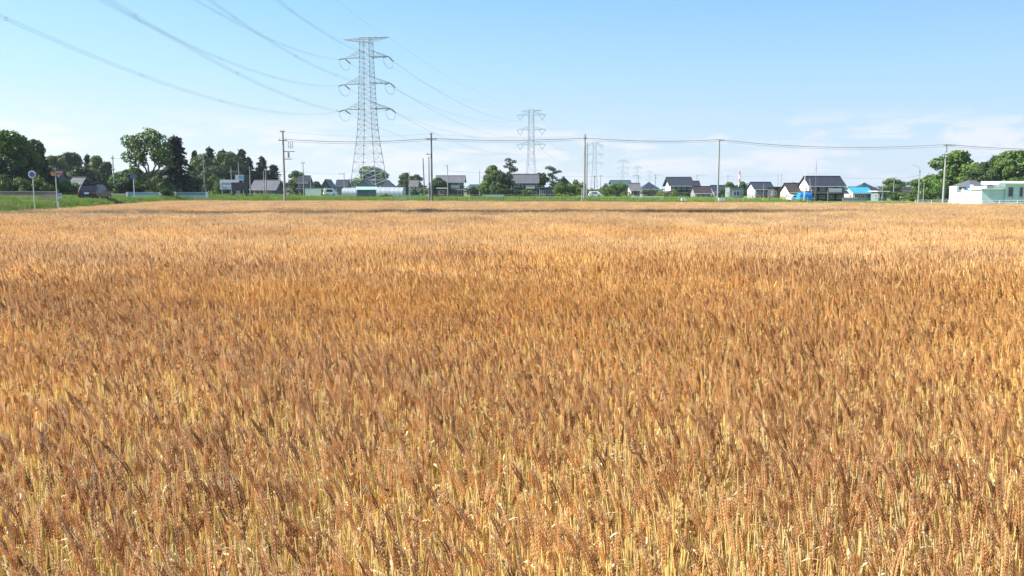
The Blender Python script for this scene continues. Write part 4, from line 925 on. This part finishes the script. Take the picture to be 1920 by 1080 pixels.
# ------------------------------------------------------------------ signs, billboards, boxes
mt('sign_blue', (.04, .06, .22), .5); mt('sign_rim', (.45, .47, .52), .5); mt('sign_orange', (.38, .17, .04), .5); mt('sign_green', (.03, .16, .06), .5); mt('sign_red', (.30, .05, .06), .5)
mt('post_pale', (.42, .47, .41), .5, .1, 3); mt('board_dark', (.018, .022, .035), .6); mt('print_blue', (.28, .32, .50), .6); mt('print_green', (.42, .58, .50), .6)
def post(o, h, r=.045, m='post_pale'): mb = MB(); mb.cyl((0, 0, -.1), (0, 0, h), r, 10); return mb.build('post', m, o)
def signs():
    A = at(61, 327, 57); z0 = gh(A.x, 57); o = thing('road_sign', 'round blue road sign with pale rim on a pale post at far left', 'road sign', (A.x, 57, z0), 0, 'round signs by the road'); h = A.z - z0
    post(o, h + .05, .035); mb = MB(); mb.cyl((0, -.05, h), (0, -.075, h), .27, 28); d = mb.build('sign_disc', 'sign_rim', o); mb = MB(); mb.cyl((0, -.076, h), (0, -.085, h), .18, 24); mb.build('blue_face', 'sign_blue', d)
    A = at(104, 325, 62); z0 = gh(A.x, 62); o = thing('road_sign', 'pale post carrying a round orange and green sign and a red arrow board', 'road sign', (A.x, 62, z0)); h = A.z - z0
    post(o, h + .05, .035); mb = MB(); mb.cyl((-.14, -.05, h), (-.14, -.07, h), .20, 24); mb.build('sign_disc', 'sign_orange', o)
    mb = MB(); mb.box((-.14, -.075, h + .14), (.22, .02, .13)); mb.build('top_plate', 'sign_green', o)
    mb = MB(); mb.add([(.12, -.06, h - .12), (.52, -.06, h - .12), (.66, -.06, h - .04), (.52, -.06, h + .04), (.12, -.06, h + .04), (.12, -.03, h - .12), (.52, -.03, h - .12), (.66, -.03, h - .04), (.52, -.03, h + .04), (.12, -.03, h + .04)],
        [(0, 1, 2, 3, 4), (9, 8, 7, 6, 5), (0, 5, 6, 1), (1, 6, 7, 2), (2, 7, 8, 3), (3, 8, 9, 4), (4, 9, 5, 0)]); mb.build('arrow_board', 'sign_red', o)
    A = at(112, 362, 64); z0 = gh(A.x, 64); o = thing('marker_post', 'short white marker post beside the orange and green sign', 'marker post', (A.x - .2, 64, z0)); mb = MB(); mb.box((0, 0, .45), (.14, .10, .9)); mb.build('post', 'white_paint', o); mb = MB(); mb.box((0, 0, .94), (.16, .12, .08)); mb.build('cap', 'sign_orange', o)
    A = at(250, 331, 118); z0 = gh(A.x, 118); o = thing('road_sign', 'round dark sign on a pale post left of the tall open tree', 'road sign', (A.x, 118, z0), 0, 'round signs by the road'); h = A.z - z0
    post(o, h, .06); mb = MB(); mb.cyl((0, -.07, h), (0, -.09, h), .42, 24); mb.build('sign_disc', 'sign_blue', o)
    # billboards
    Y = 150; A = at(412, 337, Y); z0 = gh(A.x, Y); k = Y / 1490; o = thing('billboard', 'white roadside billboard with faded blue and green print', 'billboard', (A.x, Y, z0)); W_ = 35 * k; h1 = A.z - z0; h0 = h1 - 18 * k
    mb = MB(); mb.box((W_ / 2, 0, (h0 + h1) / 2), (W_, .16, h1 - h0)); b = mb.build('board', 'white_paint', o)
    mb = MB(); mb.box((W_ * .40, -.09, h0 + (h1 - h0) * .62), (W_ * .62, .02, .35)); mb.build('blue_print', 'print_blue', b); mb = MB(); mb.box((W_ * .40, -.09, h0 + (h1 - h0) * .30), (W_ * .62, .02, .35)); mb.build('green_print', 'print_green', b)
    for x in (.3, W_ / 2, W_ - .3): mb = MB(); mb.box((x, .14, h1 / 2 - .1), (.12, .12, h1)); mb.build('leg', 'frame_grey', o)
    Y = 146; A = at(434, 342, Y); k = Y / 1490; z0 = gh(A.x, Y); o = thing('billboard', 'black signboard on two thick legs right of the white billboard', 'billboard', (A.x, Y, z0)); W_ = 30 * k; h1 = A.z - z0; h0 = h1 - 15.5 * k
    mb = MB(); mb.box((W_ / 2, 0, (h0 + h1) / 2), (W_, .3, h1 - h0)); mb.build('board', 'board_dark', o)
    for x in (.28, W_ - .28): mb = MB(); mb.box((x, .0, h0 / 2 - .02), (.34, .26, h0)); mb.build('leg', 'board_dark', o)
    mb = MB(); mb.box((W_ / 2, 0, .12), (W_ + .4, .7, .26)); mb.build('footing', 'concrete_pole', o)
    Y = 160; A = at(441, 328, Y); k = Y / 1490; z0 = gh(A.x, Y); o = thing('billboard', 'blue and white sign panel raised above the black signboard', 'billboard', (A.x, Y, z0)); h1 = A.z - z0; W_ = 16 * k
    mb = MB(); mb.box((W_ / 2, 0, h1 - 5 * k), (W_, .2, 10 * k)); b = mb.build('board', 'sign_rim', o); mb = MB(); mb.box((W_ * .70, -.11, h1 - 4 * k), (W_ * .58, .02, 6 * k)); mb.build('blue_panel', mt('sign_sky', (.10, .30, .55), .5), b)
    for x in (.2, W_ - .2): mb = MB(); mb.box((x, 0, (h1 - 10 * k) / 2), (.14, .14, h1 - 10 * k)); mb.build('leg', 'frame_grey', o)
    for px, nm in ((1282, 'at the pipe fence end'), (1353, 'by the slender tall pole')):
        Y = 99; A = at(px, 371, Y); o = thing('field_box', 'white box on legs at the field edge ' + nm, 'box', (A.x, Y, 0), 0, 'white boxes at the far field edge'); h = A.z
        mb = MB(); mb.box((0, 0, h - .17), (.62 if px < 1300 else .78, .4, .34)); mb.build('box_body', 'white_paint', o)
        for x in (-.24, .24): mb = MB(); mb.box((x, 0, (h - .34) / 2), (.06, .06, h - .34)); mb.build('leg', 'frame_grey', o)
signs()

# ------------------------------------------------------------------ fences and rails
def rail_fence(name, label, pts, z_top, n_rails, gap, m, spacing, rw=.03, pw=.04, cat='fence', zg=0.0):
    """pts: start and end on the ground"""
    p, q = Vector((*pts[0], zg)), Vector((*pts[1], zg)); L = (q - p).length; n = max(1, round(L / spacing)); d = (q - p) / n
    o = thing(name, label, cat, p, 0)
    a = MB(); a.bar((0, 0, -.1), (0, 0, z_top + .05), pw); me = a.mesh('post', [m])
    for k in range(n + 1): link('post', me, o, d * k)
    for k in range(n_rails): r = MB(); z = z_top - gap * k; r.bar((0, 0, z), Vector(q - p) + Vector((0, 0, z)), rw); r.build('rail', m, o)
    return o
A = at(800, 370, 103); B_ = at(1276, 370, 98.5)
rail_fence('pipe_fence', 'low grey pipe fence along the far edge of the wheat', ((A.x, 103), (B_.x, 98.5)), 1.72, 3, .42, mt('fence_grey', (.09, .09, .085), .6, .2, 5), 2.05, .022, .032)
A = at(735, 370, 116); B_ = at(792, 370, 115)
rail_fence('mesh_fence', 'green wire mesh fence right of the plastic greenhouse', ((A.x, 116), (B_.x, 115)), 1.7, 6, .16, mt('fence_green', (.04, .22, .20), .6, .1), .55, .012, .03)
A = at(908, 370, 118); B_ = at(946, 370, 118)
rail_fence('mesh_fence', 'short green mesh fence panel below the dense round tree', ((A.x, 118), (B_.x, 118)), 1.55, 6, .14, 'fence_green', .5, .012, .03)
A = at(1716, 380, 108.5); B_ = at(1990, 380, 103)
rail_fence('pipe_rail', 'white pipe guard rail along the farm road at the right', ((A.x, 108.5), (B_.x, 101)), .98, 2, .28, 'frame_grey', 1.9, .028, .04, 'guard rail')
A = at(1185, 372, 112); B_ = at(1245, 372, 112)
rail_fence('handrail', 'white handrail of the ditch crossing behind the pipe fence', ((A.x, 112), (B_.x, 112)), 1.45, 3, .22, 'white_paint', 1.2, .02, .03)
A = at(108, 362, 78)
def guard_rail():
    a = at(107, 362, 84); b = at(151, 362, 92); o = thing('guard_rail', 'grey steel guard rail on the far side of the road left of the dark car', 'guard rail', (a.x, 84, 1.1), 0)
    d = Vector((b.x - a.x, 8, 0)); d = Vector((b.x - a.x, 4, 0)); n = 4; z = a.z - 1.1
    m = MB(); m.prism([(0, z - .35), (.04, z - .28), (0, z - .18), (.04, z - .08), (0, z), (-.04, z), (-.02, z - .18), (-.04, z - .35)], 0, d.length, 'x'); r = m.build('beam', mt('rail_steel', (.36, .40, .46), .45, .1), o); r.rotation_euler.z = math.atan2(d.y, d.x)
    for k in range(n + 1): p = MB(); p.cyl(d * k / n + Vector((0, .08, -.1)), d * k / n + Vector((0, .08, z)), .05, 8); p.build('post', 'frame_grey', o)
guard_rail()
def farrail():
    a = at(208, 364, 140); b = at(240, 364, 140); o = thing('guard_rail', 'grey guard rail stretch between the dark car and the teal parapet', 'guard rail', (a.x, 140, 1.1), 0)
    L = b.x - a.x; z = a.z - 1.1; m = MB(); m.box((L / 2, 0, z - .15), (L, .06, .5)); m.build('beam', 'rail_steel', o)
    for k in range(4): p = MB(); p.cyl((L * k / 3, .1, -.1), (L * k / 3, .1, z), .05, 8); p.build('post', 'frame_grey', o)
farrail()

# ------------------------------------------------------------------ utility poles and their wires
def upole(label, px_top, ytop, Y, m='concrete_pole', r=.15, arms=(), kit=False, lamp=False, name='utility_pole', group='utility poles around the village', base=None, lean=0.0):
    P = at(px_top, ytop, Y); z0 = gh(P.x, Y) if base is None else base; h = P.z - z0
    o = thing(name, label, 'utility pole' if name == 'utility_pole' else 'street light', (P.x - lean, Y, z0 - .05), 0, group)
    mb = MB(); mb.tube([(0, 0, 0), (lean * .5, 0, h * .5), (lean, 0, h)], [r, r * .82, r * .62], 10); mb.add([(lean + math.cos(a) * r * .62, math.sin(a) * r * .62, h) for a in [k * math.pi / 5 for k in range(10)]], [tuple(range(10))]); mb.build('pole', m, o)
    for dz, w, off, n in arms:
        a = MB(); a.box((off + lean, -r - .02, h - dz), (w, .09, .09)); c = a.build('crossarm', 'dark_pole', o)
        for k in range(n):
            x = off + lean - w / 2 + w * (k + .5) / n; i = MB(); i.bar((x, -r - .02, h - dz + .045), (x, -r - .02, h - dz + .28), .055, 8); i.build('insulator', 'frame_grey', c)
    if kit:
        for k in range(3): t = MB(); t.bar((lean + .75 + .25 * k, 0, h - 2.3), (lean + .75 + .25 * k, 0, h - 1.4), .045, 8); t.build('switch', 'frame_grey', o)
        t = MB(); t.bar((lean + .62, 0, h - 3.5), (lean + .62, 0, h - 2.8), .20, 12); t.build('transformer', 'frame_grey', o)
        t = MB(); t.bar((lean, 0, h - 2.7), (lean + 1.5, 0, h - 2.7), .05); t.bar((lean, 0, h - 3.7), (lean + 1.1, 0, h - 3.7), .05); t.build('bracket', 'dark_pole', o)
    if lamp:
        t = MB(); t.tube([(lean, 0, h - .1), (lean - .35, -.1, h + .5), (lean - 1.1, -.2, h + .75)], .025, 6); t.build('lamp_arm', 'post_pale', o); t = MB(); t.box((lean - 1.2, -.2, h + .72), (.4, .16, .07)); t.build('lamp_head', 'frame_grey', o)
    return o, Vector((P.x, Y, P.z))
GM = 'tall poles carrying the long wires above the field'
_, a1 = upole('concrete utility pole with equipment on its right side, left of the pylon', 530, 245, 108, r=.17, arms=((.12, .7, 0, 2), (1.25, 1.2, 0, 3)), kit=True, group=GM)
_, a2 = upole('dark utility pole with a wide crossarm right of the pylon', 808.5, 249, 112, 'dark_pole', r=.16, arms=((.85, 1.5, 0, 4), (.12, .5, 0, 1), (2.9, .9, -.3, 2)), group=GM)
_, a3 = upole('tall bare topped pole at the middle beside the bright round bushes', 1097, 251, 114, 'concrete_pole', r=.16, arms=((.6, .5, 0, 2),), group=GM)
_, a4 = upole('slender tall pole right of the white gabled shed', 1349, 261, 122, 'concrete_pole', r=.16, arms=((.12, 1.0, .3, 2),), group=GM)
_, a5 = upole('pale utility pole with dark crossarm before the great round tree at right', 1775, 270, 112, 'concrete_pole', r=.16, arms=((.12, 1.7, .35, 4), (1.4, .8, -.2, 2), (1.8, .8, -.2, 2)), group=GM)
GS = 'lesser poles scattered among the houses'
for args in [
 ('pole with small crossarms behind the dark car, before the clump of trees', 211, 291, 160, dict(arms=((.6, .8, 0, 2), (2.8, .9, 0, 2)))),
 ('pale pole with two small arms at the left end of the evergreen row', 381, 291, 150, dict(arms=((1.2, .8, 0, 2), (3.1, 1.0, -.1, 2)))),
 ('thin pole rising behind the blue and white sign panel', 447, 304, 165, dict(arms=())),
 ('short brown pole behind the white billboard', 433, 311, 168, dict(arms=())),
 ('bare pale pole right of the black signboard', 468, 312, 150, dict(arms=((.3, .4, 0, 1),))),
 ('left pole of the close pair above the long grey roof', 494, 320, 170, dict(arms=())),
 ('right pole of the close pair above the long grey roof', 498, 317, 155, dict(arms=((.2, .5, 0, 2),))),
 ('thin pole with a wide crossarm in front of the slate blue house', 568, 303, 200, dict(arms=((.3, 1.2, 0, 3),))),
 ('short pole right of the slate blue house', 582, 328, 240, dict(arms=())),
 ('pole with crossarm left of the pylon legs, behind the framed greenhouse', 645, 324, 240, dict(arms=((.3, 2.0, -.6, 3),))),
 ('dark pole in front of the two round trees', 767, 321, 220, dict(arms=())),
 ('leaning dark pole left of the wide crossarm pole', 793, 296, 150, dict(m='dark_pole', arms=(), lean=-.25)),
 ('dark pole close beside the wide crossarm pole', 804, 293, 113.5, dict(m='dark_pole', r=.10, arms=())),
 ('thin dark pole in front of the large two storey farmhouse', 839, 309, 210, dict(arms=((.3, .5, -.3, 2),))),
 ('faint pair member left of the dense round tree at the middle', 899, 320, 230, dict(arms=())),
 ('pole standing just behind the tall middle pole', 1101, 266, 135, dict(r=.12, arms=())),
 ('thin dark pole left of the pale cream gable', 1115, 329, 215, dict(m='dark_pole', arms=((.3, .8, 0, 2),))),
 ('faint pole right of the distant pylon', 1126, 328, 280, dict(arms=((.3, 1.6, 0, 2),))),
 ('dark pole above the blue grey roofed house', 1197, 328, 290, dict(m='dark_pole', arms=((.1, 2.4, -1, 3),))),
 ('short dark pole with two arms left of the white gabled two storey house', 1229, 327, 290, dict(m='dark_pole', arms=((.2, 1.8, 0, 3), (1.2, 1.2, 0, 2)))),
 ('faint pole above the dark low wing', 1307, 328, 300, dict(arms=((.3, .8, 0, 2),))),
 ('faint pole between the pale blue house and the yellow green tree', 1365, 328, 310, dict(arms=((.3, .8, 0, 2),))),
 ('white thin post before the slate roofed house', 1432, 344, 178, dict(r=.06, arms=())),
 ('faint left pole of the pair left of the cream gabled house', 1459, 328, 310, dict(arms=((.2, .5, 0, 1),))),
 ('faint right pole of the pair left of the cream gabled house', 1465, 327, 315, dict(arms=((.2, .5, 0, 1),))),
 ('white slim pole standing before the blue tarpaulin', 1510, 319, 160, dict(m='white_paint', r=.09, arms=())),
 ('slim grey pole in front of the black timber house', 1553, 351, 168, dict(r=.06, arms=())),
 ('slim pole right of the cyan roofed house', 1656, 335, 188, dict(r=.07, arms=())),
 ('pole with crossarm in front of the round lone tree', 1677, 331, 240, dict(arms=((.3, 1.6, 0, 3),))),
 ('short thin pole right of the street light', 1733, 342, 165, dict(r=.08, arms=())),
 ('short square post at the right foot of the tall middle pole', 1092, 352, 104, dict(r=.13, arms=())),
 ]:
    kw = dict(args[4]); ar = kw.pop('arms'); upole(args[0], args[1], args[2], args[3], kw.pop('m', 'concrete_pole'), kw.pop('r', .13), ar, group=GS, **kw)
upole('pale street light with curved arm left of the great round tree', 1725, 318, 125, 'concrete_pole', .11, ((3.6, .8, .2, 1),), lamp=True, name='street_light', group='street lights')
def wire(name, label, lines, sag, r, m, group, n=26, cat='wire', spacers=0):
    mb = MB()
    for p, q in lines:
        p, q = Vector(p), Vector(q); pts = []
        for k in range(n + 1):
            t = k / n; w = p.lerp(q, t); w.z -= 4 * sag * t * (1 - t); pts.append(w)
        mb.tube(pts, r, 4)
    if spacers:
        for j in range(1, spacers):
            t = j / spacers; c = [Vector(p).lerp(Vector(q), t) + Vector((0, 0, -4 * sag * t * (1 - t))) for p, q in lines]
            for k in range(len(c)): mb.bar(c[k], c[(k + 1) % len(c)], .03)
    o = mb.build(name, m); return tag(o, label, cat, group)
GW = 'overhead wires between the field edge poles'
off = Vector((0, 0, 1.0))
P_ = [a1 - Vector((0, .15, 1.1)), a2 - Vector((0, .15, .75)), a3 - Vector((0, .15, .55)), a4 - Vector((0, .15, .05)), a5 - Vector((0, .15, .05)), at(2090, 279, 108)]
nm = ['between the equipment pole and the wide crossarm pole', 'between the wide crossarm pole and the middle pole', 'between the middle pole and the slender tall pole', 'from the slender tall pole to the pale right hand pole', 'from the pale right hand pole out of the right edge']
for k in range(5):
    p, q = P_[k], P_[k + 1]; up = Vector((0, .5, .0)); dn = Vector((0, -.3, -.28))
    wire('power_line', 'bundle of dark wires ' + nm[k], [(p, q), (p + up, q + up), (p + dn, q + dn)], (.42, .32, .35, .75, .35)[k], .020, 'black_wire', GW)
Q = [a1 - Vector((0, 0, .1)), a2 - Vector((0, 0, .1)), a3 - Vector((0, 0, .2))]
for k in range(2): wire('ground_wire', 'single thin top wire ' + nm[k], [(Q[k], Q[k + 1])], .5, .010, 'wire', GW)
def sw(label, pts, sag, r=.022): 
    for k in range(len(pts) - 1): wire('service_wire', label, [(at(*pts[k]), at(*pts[k + 1]))], sag, r, 'black_wire', 'thin wires above the village')
sw('thin wire from the pole behind the car towards the tall open tree', [(211, 296, 160), (381, 297, 150)], .5)
sw('lower thin wire above the roofs left of the pylon', [(498, 318, 155), (568, 321, 200)], .3)
sw('thin wire above the brown gable left of the pylon', [(568, 322, 200), (645, 325, 240)], .4)
sw('thin wire across the sky right of the dense round tree', [(839, 320, 210), (1115, 331, 215)], .3)
sw('thin wire above the teal roof from pole to pole', [(1115, 330, 215), (1197, 330, 290)], .3)
sw('thin wire over the white gabled two storey house', [(1229, 329, 290), (1307, 330, 300)], .3)
sw('thin wire running from the faint pole to the left of the cream gable', [(1307, 329, 300), (1459, 329, 310)], .4)
sw('thin wire right of the black timber house to the round lone tree', [(1576, 333, 205), (1677, 333, 240)], .3)
sw('thin wire from the round lone tree to the street light', [(1677, 333, 240), (1725, 328, 125)], .3)
def antenna():
    Y = 189; A = at(1513, 304, Y); z0 = 0; o = thing('antenna_mast', 'thin guyed antenna mast rising over the white gable of the black house', 'antenna', (A.x, Y - 6, z0)); h = A.z
    mb = MB(); mb.tube([(0, 0, 0), (0, 0, h)], [.06, .035], 6); mb.build('mast', 'dark_pole', o)
    for k, z in enumerate((h - .1, h - 1.2)): m_ = MB(); m_.bar((-.5, 0, z), (.5, 0, z), .02); [m_.bar((x, -.25, z), (x, .25, z), .012) for x in (-.4, -.2, 0, .2, .4)]; m_.build('aerial', 'frame_grey', o)
    for e in ((1.9, 0, 0), (-1.2, 1.6, 0)): m_ = MB(); m_.bar((0, 0, h - 1.4), (e[0], e[1], h - 5.0), .015); m_.build('guy_wire', 'black_wire', o)
    A = at(1517, 335, 170); o = thing('slanting_pole', 'slanting dark pole leaning before the white gable of the black house', 'pole', (at(1523, 375, 170).x, 170, 0)); m_ = MB(); m_.tube([(0, 0, 0), (-.75, 0, A.z)], [.09, .06], 8); m_.build('pole', 'concrete_pole', o)
    Y = 900; A = at(1387, 321, Y); o = thing('chimney', 'distant red and white banded chimney left of the slate roofed house', 'chimney', (A.x, Y, 0)); h = A.z; n = 6
    for k in range(n): m_ = MB(); m_.bar((0, 0, h * k / n), (0, 0, h * (k + 1) / n), 1.4 - .1 * k, 14, 1.4 - .1 * (k + 1)); m_.build('band', mt('hazed_red', (.42, .16, .15), .6) if (n - k) % 2 else 'white_paint', o)  # red bands paled in colour to stand in for distance haze
antenna()

# ------------------------------------------------------------------ pylons
def lattice(mb, levels, leg, br, sub=1):
    """levels: (z, half side) bottom to top; four legs, X bracing on each face, horizontals"""
    for i in range(len(levels) - 1):
        (z0, a0), (z1, a1_) = levels[i], levels[i + 1]; c0 = [(-a0, -a0, z0), (a0, -a0, z0), (a0, a0, z0), (-a0, a0, z0)]; c1 = [(-a1_, -a1_, z1), (a1_, -a1_, z1), (a1_, a1_, z1), (-a1_, a1_, z1)]
        for k in range(4):
            mb.bar(c0[k], c1[k], leg, 4, cap=False); j = (k + 1) % 4
            mb.bar(c0[k], c1[j], br, 4, cap=False); mb.bar(c0[j], c1[k], br, 4, cap=False); mb.bar(c1[k], c1[j], br, 4, cap=False)
def arm(mb, z, a, L, hh, sg, leg, br, drop=0):
    """tapered lattice crossarm along x from the body half side a to the tip L; flat lower chord"""
    tip = Vector((sg * L, 0, z)); lo = [Vector((sg * a, -a, z)), Vector((sg * a, a, z))]; up = [Vector((sg * a, -a, z + hh)), Vector((sg * a, a, z + hh))]
    for p in lo + up: mb.bar(p, tip, leg, 4, cap=False)
    n = 4
    for k in range(1, n):
        t = k / n; q = [p.lerp(tip, t) for p in lo + up]; t2 = (k - 1) / n; q2 = [p.lerp(tip, t2) for p in lo + up]
        mb.bar(q[0], q[1], br, 4, cap=False); mb.bar(q[0], q[2], br, 4, cap=False); mb.bar(q[1], q[3], br, 4, cap=False); mb.bar(q[2], q[3], br, 4, cap=False)
        mb.bar(q2[0], q[2], br, 4, cap=False); mb.bar(q2[1], q[3], br, 4, cap=False); mb.bar(q2[0], q[1], br, 4, cap=False)
ARMS = [(65.3, 12.2), (53.2, 12.8), (41.4, 12.9)]; S_ = .98
PX, PY = at(691, 300, 385).x, 385.0
ROT1 = math.radians(-15)
def tension_pylon(label, loc, rot, dz=0.0):
    o = thing('pylon', label, 'pylon', loc, rot, 'pylons of the high voltage line')
    mb = MB(); lv = [(0, 7.2), (8, 6.3), (16.5, 5.3), (24.5, 4.35), (31.8, 3.65), (36.5, 3.4), (41.4, 3.2), (44.4, 3.1), (48.8, 3.0), (53.2, 2.85), (56.2, 2.75), (60.7, 2.6), (65.3, 2.5), (68.2, 2.45), (71.2, 2.4), (74, 2.35)]
    lv2 = [lv[0]]
    for (za, aa), (zb, ab_) in zip(lv, lv[1:]):
        if zb - za > 3.2: lv2.append(((za + zb) / 2, (aa + ab_) / 2))
        lv2.append((zb, ab_))
    for zt in (74, 72.2):
        for sy in (-1, 1): mb.bar((-2.6, sy * 2.35, zt), (2.6, sy * 2.35, zt), .17); mb.bar((-2.35, -sy * 2.35, zt), (2.35, sy * 2.35, zt), .12)
    lattice(mb, lv2, .19, .07); mb.build('lattice_body', 'galv', o)
    for sg in (-1, 1):
        for z, L in ARMS: m_ = MB(); arm(m_, z, 3.0 if z < 50 else 2.6, L - 1.0, 3.0, sg, .13, .07); m_.build('crossarm', 'galv', o)
        m_ = MB(); arm(m_, 74, 2.35, 11.6, -1.6, sg, .13, .07); m_.build('earth_wire_arm', 'galv', o)
        for z, L in ARMS:
            for d in (-1, 1):
                i = MB()
                for e in (-.28, .28):
                    p = Vector((sg * (L - 1.0) + e, d * .6, z - .2)); q = Vector((sg * (L - 1.0) + e, d * 5.6, z - 1.5))
                    n = 14
                    for k in range(n): a = p.lerp(q, k / n); b = p.lerp(q, (k + .55) / n); i.bar(a, b, .17, 6)
                    i.bar(p, q, .07, 4)
                i.build('insulator_string', 'insul', o)
            j = MB(); j.tube([(sg * (L - 1.0), 5.6 * math.cos(math.pi * k / 12), z - 1.5 - 3.9 * math.sin(math.pi * k / 12) ** .8) for k in range(13)], .075, 5); j.build('jumper_loop', 'wire', o)
    return o
tension_pylon('tall lattice pylon with three pairs of arms, nearest and largest', (PX, PY, 0.0), ROT1)
P0 = Vector((-78.7, 40.5, 7)); ROT0 = math.atan2(P0.x - PX, PY - P0.y) * -1
np0 = tension_pylon('pylon outside the picture on the left whose shadow crosses the wheat', P0, math.radians(-2)); np0.location.z = 0; np0.scale = (1, 1, 1.085)
def susp_pylon():
    o = thing('pylon', 'x', 'pylon', (0, 0, 0), 0, 'pylons of the high voltage line')
    mb = MB(); lv = [(0, 5.6), (9, 4.7), (18, 3.9), (27, 3.2), (36, 2.7), (41, 2.5), (46, 2.4), (52, 2.3), (58, 2.2), (64, 2.1), (70, 2.0), (76, 1.9)]
    lattice(mb, lv, .17, .085); mb.build('lattice_body', 'galv', o)
    for sg in (-1, 1):
        for z in (45, 58, 71): m_ = MB(); arm(m_, z, 2.4, 13.2, 2.6, sg, .12, .06); m_.build('crossarm', 'galv', o)
        m_ = MB(); arm(m_, 75, 1.9, 9.6, -1.4, sg, .12, .06); m_.build('earth_wire_arm', 'galv', o)
        for z in (45, 58, 71):
            i = MB(); i.bar((sg * 12.9, 0, z), (sg * 9.8, 0, z - 4.6), .14, 5); i.bar((sg * 6.9, 0, z), (sg * 9.8, 0, z - 4.6), .14, 5); i.build('insulator_string', 'insul', o)
    return o
s0 = susp_pylon()
FP = [(996, 205, 707, 'second pylon of the line, small, right above the wide grey roof'),
      (1115, 266, 1140, 'third pylon of the line, faint behind the tall middle pole'),
      (1168, 299, 1740, 'fourth pylon of the line, pale above the teal roof'),
      (1195, 311, 2200, 'fifth pylon of the line, very faint above the blue grey roof'),
      (1218, 320, 2700, 'sixth and last visible pylon of the line, barely above the blue grey roofed house')]
TOPS = []
for k, (px, yt, Y, lab) in enumerate(FP):
    P = at(px, yt, Y); o = s0 if k == 0 else copy_tree(s0)
    o.location = (P.x, Y, 0); s = P.z / 76.0; o.scale = (1, 1, s); o.rotation_euler = (0, 0, math.radians(-14)); o['label'] = lab; TOPS.append((Vector((P.x, Y, 0)), s))
def armpt(c, rot, x, y, z): return Vector((c[0] + x * math.cos(rot) - y * math.sin(rot), c[1] + x * math.sin(rot) + y * math.cos(rot), z))
GL = 'high voltage conductors of the pylon line'
quad = [Vector((-.25, 0, .25)), Vector((.25, 0, .25)), Vector((.25, 0, -.25)), Vector((-.25, 0, -.25))]
nmz = ['highest', 'middle', 'lowest']
for sg, sn in ((-1, 'left'), (1, 'right')):
    for k, (z, L) in enumerate(ARMS):
        a = armpt((PX, PY), ROT1, sg * (L - 1.0), -5.8, z - 1.5); b = armpt((P0.x, P0.y), math.radians(-2), sg * (L - 1.0), 5.8, (z - 1.5) * 1.085 + .6)
        wire('power_line', f'{nmz[k]} {sn} conductor bundle from the upper left sky to the nearest pylon', [(a + q, b + q) for q in quad], 13.2, .015, 'wire', GL, 48, 'power line', 7)
        a = armpt((PX, PY), ROT1, sg * (L - 1.0), 5.8, z - 1.5); c, s = TOPS[0]; b = armpt(c, math.radians(-14), sg * 9.8, 0, (71, 58, 45)[k] * s - 4.6)
        wire('power_line', f'{nmz[k]} {sn} conductor bundle between the nearest and the second pylon', [(a + q, b + q) for q in quad[::2]], 10.5, .024, 'wire', GL, 30, 'power line')
        c2, s2 = TOPS[1]; d = armpt(c2, math.radians(-14), sg * 9.8, 0, (71, 58, 45)[k] * s2 - 4.6)
        wire('power_line', f'{nmz[k]} {sn} conductor between the second and the third pylon', [(b, d)], 13, .04, 'wire', GL, 24, 'power line')
    a = armpt((PX, PY), ROT1, sg * 11.4, 0, 74); b = armpt((P0.x, P0.y), math.radians(-2), sg * 11.4, 0, 80.5)
    wire('earth_wire', f'thin {sn} earth wire over the conductors, upper left sky to the nearest pylon', [(a, b)], 9.5, .018, 'wire', GL, 40, 'power line')
    c, s = TOPS[0]; b = armpt(c, math.radians(-14), sg * 9.4, 0, 75 * s); wire('earth_wire', f'thin {sn} earth wire between the nearest and the second pylon', [(a, b)], 8, .025, 'wire', GL, 30, 'power line')

# ------------------------------------------------------------------ air
def haze():
    mb = MB(); z0, z1 = -1.0, 92.0; mb.box((0, 0, (z0 + z1) / 2), (14400, 14400, z1 - z0))
    m = bpy.data.materials.new('haze'); m.use_nodes = True; nt = m.node_tree; nt.nodes.clear(); out = nt.nodes.new('ShaderNodeOutputMaterial'); v = nt.nodes.new('ShaderNodeVolumePrincipled')
    v.inputs['Color'].default_value = (.82, .90, .98, 1); v.inputs['Density'].default_value = HAZE; v.inputs['Anisotropy'].default_value = .2
    nt.links.new(v.outputs[0], out.inputs['Volume']); o = mb.build('haze', m); o['kind'] = 'stuff'; o['label'] = 'thin pale summer haze over the plain'
HAZE = 0.00014
haze()
